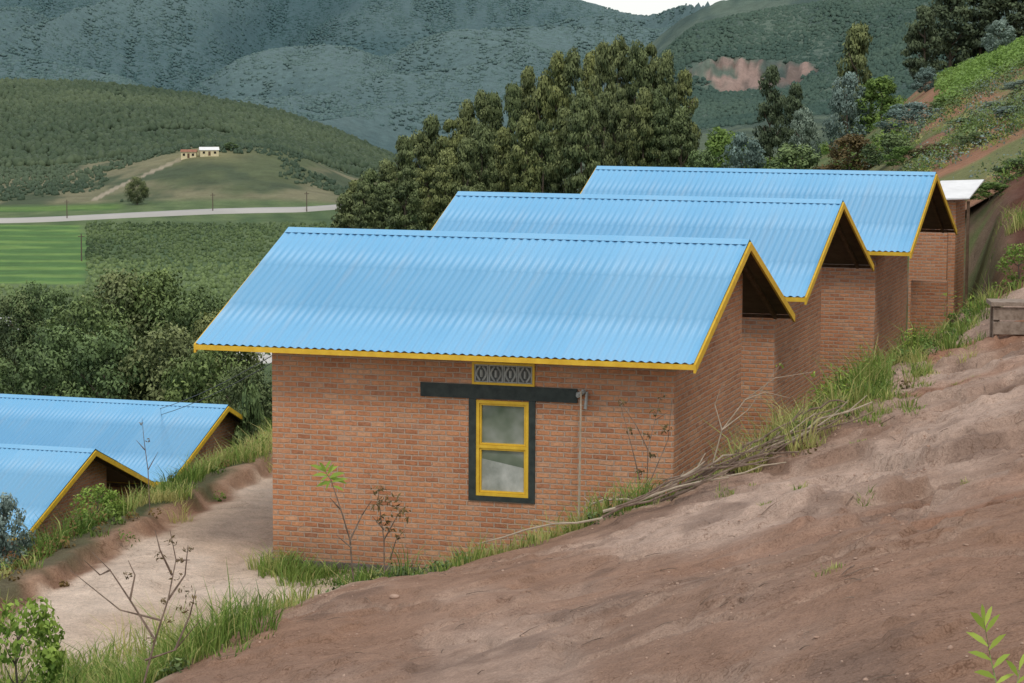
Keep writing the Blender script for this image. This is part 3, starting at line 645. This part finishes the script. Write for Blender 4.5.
scatter_clumps('undergrowth',(640,900),(95,210),600,(.35,.9),60,.09,LEAVES['lime'],'low mixed scrub covering the hillside behind the farthest roof','scrub',0,.8)
scatter_clumps('red_slope_scrub',(870,1100),(64,116),330,(.16,.6),60,.05,LEAVES['green'],'low green scrub dotted over the red slope at upper right','scrub',.2,1.1,None,.6,.02,1.0)
scatter_clumps('silvery_scrub',(870,1100),(64,116),110,(.2,.55),60,.045,LEAVES['silver'],'small silvery scrub dotted over the red slope at upper right','scrub',.1,.9,None,.6,-.3,1.0)
scatter_clumps('tall_slope_weeds',(890,1100),(50,100),240,(.14,.45),60,.05,LEAVES['lime'],'light green tall weeds over the soil bank behind the plank bench','weeds',.1,.9,lambda p,v:(p>985)|(v>66),.35,0,1.5)
scatter_clumps('red_slope_grass',(880,1100),(64,116),380,(.12,.32),40,.06,GRASS,'dry and green grass tussocks on the red slope at upper right','grass',.4,1.3,None,.2,-.2)
scatter_clumps('tea_bushes',(935,1100),(113,165),1100,(.25,.45),34,.085,LEAVES['lime'],'bright yellow green bushes covering the terrace at top right','bushes',.8,1.3,None,.6,-.6)
scatter_clumps('valley_shrubs',(-200,420),(200,520),1000,(.7,1.8),36,.28,LEAVES['green'],'dark shrubs and saplings covering the slope down to the valley','shrubs',0,.8)
ico_v=[];t_=(1+5**.5)/2
for a,b in ((-1,t_),(1,t_),(-1,-t_),(1,-t_)): ico_v.append((a,b,0))
for a,b in ((-1,t_),(1,t_),(-1,-t_),(1,-t_)): ico_v.append((0,a,b))
for a,b in ((t_,-1),(t_,1),(-t_,-1),(-t_,1)): ico_v.append((a,0,b))
ico_v=np.array(ico_v)/math.hypot(1,t_)
ico_f=np.array([(0,11,5),(0,5,1),(0,1,7),(0,7,10),(0,10,11),(1,5,9),(5,11,4),(11,10,2),(10,7,6),(7,1,8),(3,9,4),(3,4,2),(3,2,6),(3,6,8),(3,8,9),(4,9,5),(2,4,11),(6,2,10),(8,6,7),(9,8,1)])
def blobs(name,c,r,hs,mat,label,cat,tone,sm=False):
    n=len(c);V=(ico_v[None]*RG.uniform(.5,1.35,(n,12,1)))*r[:,None,None]*np.stack([np.ones(n),np.ones(n),hs],-1)[:,None]+c[:,None]
    Q=(ico_f[None]+(np.arange(n)*12)[:,None,None]).reshape(-1,3)
    me=np_mesh(name,V.reshape(-1,3),Q,3);settone(me,np.repeat(tone,12));me.materials.append(mat)
    if sm: smooth(me)
    o=link(bpy.data.objects.new(name,me));tag(o,label,cat,kind='stuff');return o
def far_forest(name,n,pxr,vr,rad,mat,label,seed,thr=-.15,mask=None,hs=(1.0,1.7),up=.3):
    px=RG.uniform(*pxr,n*2);v=np.sqrt(RG.uniform(vr[0]**2,vr[1]**2,n*2));u=(px-512)/FL*v
    ok=fbm(u/70,v/120,3,seed)>thr
    if mask is not None: ok&=mask(px,v,u)
    u=u[ok][:n];v=v[ok][:n];r=RG.uniform(rad[0],rad[1],len(u));z=farz(u,v)
    if vr[0]>2800: tn=sst(-.6,.9,fbm(u/300,v/500,4,63)*.4+np.clip(ridged(u,v),-1,1)*.8-.2+RG.uniform(-.25,.35,len(u)))  # tone paints ridge light and fold shade onto the far trees
    else: tn=np.clip(RG.uniform(0,1,len(u))*.4+.6*(fbm(u/120,v/150,4,5)*1.1+.5),0,1)
    blobs(name,wpos(u,v,z+r*up),r,RG.uniform(*hs,len(u)),mat,label,'forest',tn,True)
FORL=leaf_mat('ridge_forest',(.048,.076,.050),(.100,.134,.080),.05,None,0)
FORM=leaf_mat('hazed_mountain_forest',(.060,.112,.120),(.116,.176,.172),.0,None,0)  # blue tint is distance haze put into the leaf colour
FORR=leaf_mat('right_mountain_forest',(.060,.098,.084),(.108,.152,.115),.0,None,0)  # haze tint in the leaf colour, as on the terrain below
far_forest('ridge_forest',13000,(-60,400),(1260,1950),(1.2,2.8),FORL,'dark forest covering the long ridge behind the far knoll',81,-.5)
far_forest('valley_saplings',6000,(-60,350),(430,900),(.35,.75),LEAVES['green'],'low young trees planted over the valley floor before the road',82,-.9,lambda p,v,u:~((p<85)&(v>590)))
far_forest('knoll_scrub',2200,(-60,370),(1000,1250),(.5,1.3),FORL,'dark scrub dotted over the far knoll',83,-.05)
far_forest('hazed_mountain_forest',30000,(-40,690),(2900,5000),(1.8,3.6),FORM,'haze tinted blue green forest covering the high mountain',84,-.9,None,(.7,1.0),.0)
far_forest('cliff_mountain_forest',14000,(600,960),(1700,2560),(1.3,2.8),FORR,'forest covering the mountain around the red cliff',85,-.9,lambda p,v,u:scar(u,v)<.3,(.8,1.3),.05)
# ---------------------------------------------------------------- far buildings
def far_house(label,px,py,v,w,h,mat,rmat,rz=0):
    p=pt(px,py,v);u=p[0];gz=float(farz(np.array(u),np.array(float(v))))
    e=empty('far_house',wpos(u,v,gz),-YAW+rz);tag(e,label,'house')
    m_=MB();m_.box(-w/2,w/2,-w*.3,w*.3,-2,h);m_.build('wall',mat,e)
    m_=MB();a=w/2+.3;b=w*.3+.4;m_.prism([(-a,-b,h),(-a,0,h+w*.16),(-a,b,h)],0,(2*a,0,0));m_.build('roof',rmat,e)
    for k in (-.3,.3):
        m_=MB();m_.box(w*k-.5,w*k+.5,-w*.3-.05,-w*.3-.01,h*.35,h*.75);m_.build('window',DARK,e)
    m_=MB();m_.box(-.5,.5,-w*.3-.05,-w*.3-.01,0,h*.75);m_.build('door',TIMB,e)
far_house('cream walled house on the far knoll, left of the pair',189,153,1120,6.5,2.6,CREAM,RUST)
far_house('longer pale house on the far knoll, right of the pair',209,153,1122,8,2.4,CREAM,WHITE,.2)
far_house('small white house among the trees at the left edge',14,334,455,4.2,1.8,WHITE,WHITE)
for i,(px_,v_,nm) in enumerate(((66,912,'leftmost utility pole along the valley road'),(212,940,'middle utility pole along the valley road'),(306,952,'rightmost utility pole along the valley road'),(80,700,'utility pole standing on the valley field before the road'))):
    u=(px_-512)/FL*v_;gz=float(farz(np.array(u),np.array(float(v_))));w=MB();w.tube([(0,0,-1),(0,0,7.5)],[.22,.16],6);w.box(-.9,.9,-.08,.08,6.6,6.8)
    o=w.build('utility_pole',BARK);o.location=wpos(u,v_,gz);o.rotation_euler=(0,0,-YAW);tag(o,nm,'pole')
for k in range(2):
    a=wpos(*pt(285,348-0+k*7,37));b=wpos(*pt(90,410+k*6,90));w=MB()
    w.tube([a+(b-a)*t-np.array([0,0,.5*4*t*(1-t)]) for t in np.linspace(0,1,18)],.007,5)
    o=w.build('overhead_cable',CABLE);tag(o,('upper' if k==0 else 'lower')+' thin black cable running left from the nearest house','cable')
# ---------------------------------------------------------------- grass
def blades(cu,cv,hh,nb,spread,tone):
    cu=np.repeat(cu,nb);cv=np.repeat(cv,nb);hh=np.repeat(hh,nb);sp=np.repeat(spread,nb);tn=np.repeat(tone,nb);m=len(cu)
    a=RG.uniform(0,2*math.pi,m);r=sp*np.sqrt(RG.uniform(0,1,m));u=cu+r*np.cos(a);v=cv+r*np.sin(a)
    z=nearz(u,v)-.02;h=hh*RG.uniform(.35,1.2,m);lean=RG.uniform(.1,.95,m)*h;la=a+RG.normal(size=m)*1.1
    base=wpos(u,v,z);D=np.cos(la)[:,None]*Rh+np.sin(la)[:,None]*Fh;sa=RG.uniform(0,2*math.pi,m);Sx=np.stack([np.cos(sa),np.sin(sa),np.zeros(m)],-1)*(.003+.006*RG.uniform(0,1,(m,1)))
    up=np.array([0,0,1.])
    mid=base+D*(lean*.3)[:,None]+up*(h*.6)[:,None];tip=base+D*lean[:,None]+up*(h*RG.uniform(.75,1.05,m))[:,None]
    V=np.stack([base-Sx,base+Sx,mid+Sx*.8,mid-Sx*.8,tip+Sx*.1,tip-Sx*.1],1).reshape(-1,3)
    i=np.arange(m)[:,None]*6;Q=np.concatenate([i+np.array([[0,1,2,3]]),i+np.array([[3,2,4,5]])]);T=np.repeat(np.clip(tn+RG.uniform(-.3,.3,m)+(RG.uniform(0,1,m)<.12)*.5,0,1),6)
    return V,Q,T
def along(L,n,off,jit):
    L=np.array(L);seg=np.hypot(*(L[1:]-L[:-1]).T);cs=np.r_[0,np.cumsum(seg)];t=RG.uniform(0,cs[-1],n)
    u=np.interp(t,cs,L[:,0])+RG.normal(size=n)*jit+off[0];v=np.interp(t,cs,L[:,1])+RG.normal(size=n)*jit+off[1];return u,v
TU=[]
def add(u,v,h0,h1,sp,t0,t1,dens=None):
    n=len(u);k=np.ones(n,bool) if dens is None else fbm(u*.7,v*.7,3,dens)>-.12
    u=u[k];v=v[k];n=len(u);pt_=np.clip(.5+fbm(u*.6,v*.6,3,77)*.9,0,1);TU.append((u,v,RG.uniform(h0,h1,n)*(.45+1.1*vn(u*.9,v*.9,78)),np.full(n,sp),t0+(t1-t0)*pt_))
cr=[tuple(c) for c in crest]
add(*along(cr[2:7],360,(-.35,.45),.36),.16,.48,.16,.15,.95,110)
add(*along(cr[3:7],260,(-.9,.6),.5),.2,.54,.18,.15,.9)
add(*along(cr[5:9],190,(-.1,.5),.22),.14,.40,.14,.15,.9)
add(*along(cr[6:10],150,(-.1,.25),.24),.10,.38,.13,.2,1,100)
add(*along(cr[9:14],460,(-.10,.0),.42),.14,.56,.16,.15,1,111)
add(*along(cr[9:14],240,(.6,.0),.5),.06,.26,.14,.3,1.1,101)
add(*along([(-6.6,27),(-5.98,32),(-3.9,42),(-1.8,52),(-.5,58)],620,(-.2,0),.3),.10,.32,.16,.2,1,112)
add(*along([(-7.2,27),(-6.5,32),(-4.4,42),(-2.3,52)],330,(-.3,0),.35),.12,.36,.16,.1,.9)
add(*along([(-8,22),(-5.6,27),(-4.4,26.2)],220,(0,0),.6),.15,.5,.2,.1,.8)
add(*along([(-6.2,23.5),(-3.3,25.6)],260,(0,0),.5),.15,.5,.2,.15,.9)
add(*along([(-3.2,33),(-1.6,31.9),(1.6,31.2)],190,(0,0),.2),.12,.40,.14,.15,.8)
add(*along([(10.3,52),(12,56),(10.9,47)],110,(0,0),.5),.15,.4,.2,.2,1)
c1=pt(828,604,19.2);add(np.array([c1[0]]),np.array([c1[1]]),.12,.12,.12,.5,.7)
add(*along([(3.6,24),(6.5,31)],14,(0,0),.9),.03,.09,.08,.4,.8,102)
add(*along([(2.5,29.5),(4.4,33),(5.6,37)],50,(.5,0),.5),.04,.14,.12,.4,1,103)
u=np.concatenate([t[0] for t in TU]);v=np.concatenate([t[1] for t in TU]);hh=np.concatenate([t[2] for t in TU]);sp=np.concatenate([t[3] for t in TU]);tn=np.concatenate([t[4] for t in TU])
V,Q,T=blades(u,v,hh,40,sp,tn)
o=link(bpy.data.objects.new('grass',cloud_mesh('grass',V,Q,T,GRASS)));tag(o,'green and yellowing grass growing along the bank and track edges','grass',kind='stuff')
def weeds(name,L,n,jit,rad,size,mat,label,lo,hi,off=(0,0),tall=.5,asp=.6):
    u,v=along(L,n,off,jit);k=fbm(u*.6,v*.6,3,120)>-.2;u=u[k];v=v[k];r=RG.uniform(rad[0],rad[1],len(u));z=nearz(u,v);V,Q,T=leafcloud(wpos(u,v,z+r*tall),r,40,size,RG.uniform(lo,hi,len(u)),squash=.8 if tall<.8 else 1.5,asp=asp)
    o=link(bpy.data.objects.new(name,cloud_mesh(name,V,Q,T,mat)));tag(o,label,'weeds',kind='stuff')
weeds('track_weeds',[(-7.4,27),(-6.4,32),(-4.4,42),(-2.4,52),(-.9,58)],300,.45,(.07,.2),.03,LEAVES['lime'],'leafy weeds on the outer edge of the track above the lower houses',.1,.9,(-.5,0))
weeds('dry_track_weeds',[(-7.4,27),(-6.4,32),(-4.4,42),(-2.4,52)],150,.4,(.06,.18),.028,LEAVES['rust'],'brownish dry weeds along the outer edge of the track',.1,.9,(-.2,0))
weeds('lower_scrub',[(-10,30),(-7.9,40),(-6.4,50),(-5.4,58)],230,.9,(.15,.4),.055,LEAVES['green'],'dark scrub on the slope between the track and the lower houses',.1,.9)
weeds('corner_weeds',[(-7.4,23.5),(-5.2,24.5),(-4.6,26.5)],150,.4,(.06,.2),.03,LEAVES['fresh'],'light loose leafy weeds in the bottom left corner',.2,1)
weeds('bank_weeds',[tuple(c) for c in cr[9:14]],240,.38,(.06,.22),.03,LEAVES['lime'],'leafy weeds among the grass beside the gable walls',.1,.8)
weeds('tall_bank_weeds',[tuple(c) for c in cr[10:14]],90,.3,(.10,.24),.035,LEAVES['fresh'],'tall bright weeds on the bank edge beside the rear houses',.1,.9,(-.1,0),1.2,.3)
weeds('crest_weeds',[tuple(c) for c in cr[3:8]],150,.4,(.05,.17),.028,LEAVES['green'],'small dark leafed weeds along the foreground bank edge',.1,1,(-.2,.3))
weeds('dry_bank_weeds',[tuple(c) for c in cr[7:14]],150,.4,(.05,.16),.026,LEAVES['rust'],'brown dry weeds along the bank beside the gable walls',.1,1)
n=6500;u=RG.uniform(-5,9,n);v=RG.uniform(12,40,n);k=(sd_bank(u,v)>.15)&(fbm(u*.5+9,v*.4,3,37)+.5*fbm(u*1.5,v*1.2,2,39)>RG.uniform(-.2,.5,n));u=u[k];v=v[k];r=np.minimum(np.exp(RG.normal(size=len(u))*.5)*.0075*(1+.6*sst(2,5,u)),.026)
blobs('pebbles',wpos(u,v,nearz(u,v)+r*.2),r,RG.uniform(.5,.8,len(u)),STONE,'small clods and crumbs of earth scattered over the dirt slope','pebbles',np.zeros(len(u)))
w=MB();n=0
while n<130:
    a_=random.uniform(-3,8);b_=random.uniform(14,36)
    if float(sd_bank(np.array([a_]),np.array([b_]))[0])<.1: continue
    n+=1;L=random.uniform(.05,.25);an=random.uniform(0,6.28);z0=float(nearz(a_,b_));z1=float(nearz(a_+L*math.cos(an),b_+L*math.sin(an)))
    w.tube([wpos(a_,b_,z0+.012),wpos(a_+L*.5*math.cos(an),b_+L*.5*math.sin(an),(z0+z1)/2+.022),wpos(a_+L*math.cos(an),b_+L*math.sin(an),z1+.012)],[.005,.004,.002],4)
o=w.build('twig_litter',TWIG);tag(o,'bits of dry twig and straw strewn over the dirt slope','litter',kind='stuff')
# ---------------------------------------------------------------- individual near plants and sticks
def gpt(px,py,v):
    p=pt(px,py,v);p[2]=float(nearz(p[0],v));return p
def stem_curve(a,b,sag=0,n=7,j=.0):
    a=np.array(a);b=np.array(b);return [a+(b-a)*t+np.array([0,0,sag*4*t*(1-t)])+RG.normal(size=3)*j*(0<t<1) for t in np.linspace(0,1,n)]
def plant(name,label,v,segs,leafpts,mat,smat,rad=.012,lsize=.05,lrad=.08,per=12,cat='plant',asp=.4,leaves=None):
    b=segs[0][0];g0=pt(b[0],b[1],v);gz=float(nearz(g0[0],v));B0=wpos(g0[0],v,gz)
    e=empty(name,B0);tag(e,label,cat)
    w=MB()
    for s in segs:
        P=[]
        for i,(x,y) in enumerate(s):
            q=pt(x,y,v+ (0 if i==0 else random.uniform(-.12,.12)));P.append(wpos(*q)-B0)
        if s is segs[0]: P[0]=np.array([0,0,-.08])
        w.tube(P,[rad*(1-.75*i/(len(P)-1)) for i in range(len(P))],5)
    w.build('stem',smat,e)
    if leaves:
        V=[];T=[]
        for (x0,y0,x1,y1) in leaves:
            A=wpos(*pt(x0,y0,v))-B0;Bq=wpos(*pt(x1,y1,v+random.uniform(-.08,.08)))-B0;d=Bq-A;sd_=np.cross(d,fv);sd_=sd_/np.linalg.norm(sd_)*np.linalg.norm(d)*.11;up=np.array([0,0,.1])*np.linalg.norm(d)
            m1=A+d*.35+up*.7;m2=A+d*.7+up*.7
            V+=[A-sd_*.2,A+sd_*.2,m1+sd_,m1-sd_,m1-sd_,m1+sd_,m2+sd_*.8,m2-sd_*.8,m2-sd_*.8,m2+sd_*.8,Bq+sd_*.05,Bq-sd_*.05];T+=[random.uniform(.3,1)]*12
        me=cloud_mesh('foliage',np.array(V),np.arange(len(V)).reshape(-1,4),np.array(T),mat);link(bpy.data.objects.new('foliage',me),e)
    elif leafpts:
        c=np.array([wpos(*pt(x,y,v+random.uniform(-.1,.1)))-B0 for x,y in leafpts])
        V,Q,T=leafcloud(c,RG.uniform(lrad*.6,lrad,len(c)),per,lsize,RG.uniform(.4,1.1,len(c)),asp=asp)
        link(bpy.data.objects.new('foliage',cloud_mesh('foliage',V,Q,T,mat)),e)
plant('tall_weed','tall weed with yellow green leafy tip before the brick wall, left of the window',29.2,
 [[(358,570),(350,540),(341,510),(331,480),(324,470)],[(350,540),(362,515),(372,500)],[(341,510),(330,498)],[(352,548),(336,535)]],[],LEAVES['yel'],TWIG,.012,
 leaves=[(326,472,310,465),(326,472,319,462),(327,474,338,466),(329,478,345,473),(329,478,347,484),(331,482,316,487),(333,486,344,491),(325,471,331,460),(327,475,312,476),(332,482,348,479),(328,476,320,482),(328,474,334,464),(330,480,326,490)])
plant('dry_shrub','dry brown shrub with curled leaves before the lower left of the brick wall',29.6,
 [[(385,562),(384,540),(380,510),(378,488)],[(384,540),(395,520),(402,508)],[(384,530),(372,516)],[(390,560),(396,540),(405,530)]],[(378,490),(384,500),(396,512),(402,516),(390,528),(400,534),(376,508),(384,520),(406,510),(394,500)],LEAVES['rust'],TWIG,.010,.032,.10,18,'shrub')
plant('dry_shrub','bare twiggy shrub leaning over the track in the lower left foreground',23.5,
 [[(140,680),(155,640),(168,600),(176,560),(170,530)],[(155,640),(130,600),(110,570),(92,552)],[(168,600),(185,575),(188,545)],[(160,620),(120,610),(70,570)],[(176,560),(190,560)],[(145,660),(175,650),(200,620)],[(130,600),(135,575),(128,560)],[(172,575),(160,550),(155,530)],[(175,650),(190,615),(196,590)],[(110,570),(100,575),(84,560)]],
 [(172,540),(180,560),(186,590),(165,600),(175,575),(128,575),(150,640),(182,610),(188,548),(192,600),(160,556),(170,620)],LEAVES['rust'],TWIG,.012,.022,.08,14,'shrub')
plant('arching_twig','long pale bare twig arching in front of the gable walls',30.5,
 [[(706,468),(722,430),(745,400),(775,378),(812,372)],[(745,400),(765,392),(790,398)],[(722,430),(715,405),(722,385)],[(722,430),(748,410),(782,362)]],[(780,366),(812,374)],LEAVES['yel'],PALET,.009,.03,.05,6,'twig')
plant('dry_stalks','dark dry stalks standing before the right end of the front wall',30.4,
 [[(646,488),(648,450),(655,420),(662,392)],[(648,450),(636,425),(622,405)],[(655,420),(668,412)],[(650,482),(668,440),(672,400)],[(640,480),(630,440),(618,395)]],[(662,395),(655,412),(648,436),(660,430),(652,455),(640,470),(668,428),(622,402),(628,430)],LEAVES['rust'],TWIG,.008,.028,.09,14)
plant('thin_weed','thin dry weed rising above the lower blue roofs at left',36,
 [[(150,500),(148,470),(144,440),(142,418)],[(148,470),(158,452)],[(145,450),(136,440)]],[(142,424),(147,440)],LEAVES['rust'],TWIG,.009,.02,.05,8)
plant('leafy_plant','fresh pale green shoot with narrow leaves at the bottom right corner',13.2,
 [[(1002,720),(998,690),(990,655),(984,622)],[(1010,720),(1016,690),(1020,668)]],[],LEAVES['yel'],STEM,.005,
 leaves=[(986,630,970,612),(984,622,982,604),(986,632,1000,614),(988,646,966,632),(989,650,1006,634),(991,660,968,652),(993,668,1010,654),(995,678,974,672),(996,684,1014,674),(998,692,980,692),(1018,676,1006,660),(1019,670,1026,652),(1017,684,1030,674),(985,626,992,606)])
def bush(label,px,top,base,v,wpx,kind,name='leafy_bush'):
    p=pt(px,base,v);gz=min(p[2],float(nearz(p[0],v)));tp=pt(px,top,v);hgt=tp[2]-gz
    e=empty(name,wpos(p[0],v,gz),random.uniform(0,6));tag(e,label,'bush');c=bpy.data.objects.new('foliage',random.choice(CR[kind]));link(c,e);c.scale=(wpx/FL*v,wpx/FL*v,hgt)
    c2=bpy.data.objects.new('stem',random.choice(TR));link(c2,e);c2.scale=(wpx/FL*v*.5,wpx/FL*v*.5,hgt)
bush('loose light green bush filling the bottom left corner',18,580,700,25,120,'loose')
bush('fresh green bush beside the track above the nearest lower roof',98,478,540,36,66,'loose')
bush('pale green bush at the left edge in front of the lower roof',6,490,560,34,58,'silver')
bush('green bush at the bank edge below the left end of the nearest blue roof',252,376,470,60,48,'gbush')
for i in range(46):
    x0=random.uniform(600,805);t=(x0-620)/180;y0=512-t*52+random.uniform(-12,8);L=random.uniform(40,130);v0=29.2+t*2.6+random.uniform(-.3,.3)
    a=pt(x0,y0,v0);b=pt(x0+L*random.choice((-1,1,1)),y0-L*random.uniform(.12,.42),v0+random.uniform(0,.5))
    a[2]=float(nearz(a[0],a[1]))+random.uniform(.03,.22);b[2]=float(nearz(b[0],b[1]))+random.uniform(.05,.38)
    A=wpos(*a);w=MB();pts=stem_curve((0,0,0),wpos(*b)-A,random.uniform(-.03,.08),6,.02);r=random.uniform(.008,.022);w.tube(pts,[r,r*.9,r*.8,r*.7,r*.6,r*.4],6)
    k=random.randint(2,4);dd=pts[5]-pts[0];w.tube([pts[k],pts[k]+dd*.16+np.array([0,0,.10])],[r*.5,r*.25],5)
    o=w.build('cut_branch',random.choice((TWIG,PALET,TWIG)));o.location=A;tag(o,'cut dry branch in the heap along the bank beside the nearest gable','branch','cut branches heaped on the bank')
for px_,py_,v_,r_,lb in ((958,414,31,.07,'stone on the dirt below the plank bench'),(395,602,25.5,.06,'flat stone at the upper left of the dirt slope')):
    p=gpt(px_,py_,v_);V=ico_v*RG.uniform(.75,1.2,(12,1))*r_*np.array([1.3,1,.7]);me=np_mesh('stone',V,ico_f,3);me.materials.append(STONE);o=link(bpy.data.objects.new('stone',me));o.location=wpos(p[0],p[1],p[2]+r_*.2)
    sb=o.modifiers.new('sub','SUBSURF');sb.levels=1;sb.render_levels=1;tag(o,lb,'stone')
# ---------------------------------------------------------------- light
wd=bpy.data.worlds.new('World');S.world=wd;wd.use_nodes=True;nt=wd.node_tree;bg=nt.nodes['Background']
sk=nt.nodes.new('ShaderNodeTexSky');sk.sky_type='NISHITA';sk.sun_disc=False
sd=Vector((.4,-.68,1.12)).normalized();sk.sun_elevation=math.asin(sd.z);sk.sun_rotation=math.atan2(sd.x,sd.y);sk.altitude=1800;sk.dust_density=2.5
cm=nt.nodes.new('ShaderNodeMix');cm.data_type='RGBA';cm.inputs[0].default_value=.6;nt.links.new(sk.outputs[0],cm.inputs[6]);cm.inputs[7].default_value=(9.8,9.8,9.8,1)
nt.links.new(cm.outputs[2],bg.inputs[0]);bg.inputs[1].default_value=.12
l=bpy.data.lights.new('sun','SUN');l.energy=1.5;l.angle=math.radians(12);l.color=(1,.95,.88);lo=bpy.data.objects.new('sun',l);link(lo);lo.rotation_euler=sd.to_track_quat('Z','Y').to_euler()
S.view_settings.view_transform='Standard';S.view_settings.look='None';S.view_settings.exposure=0
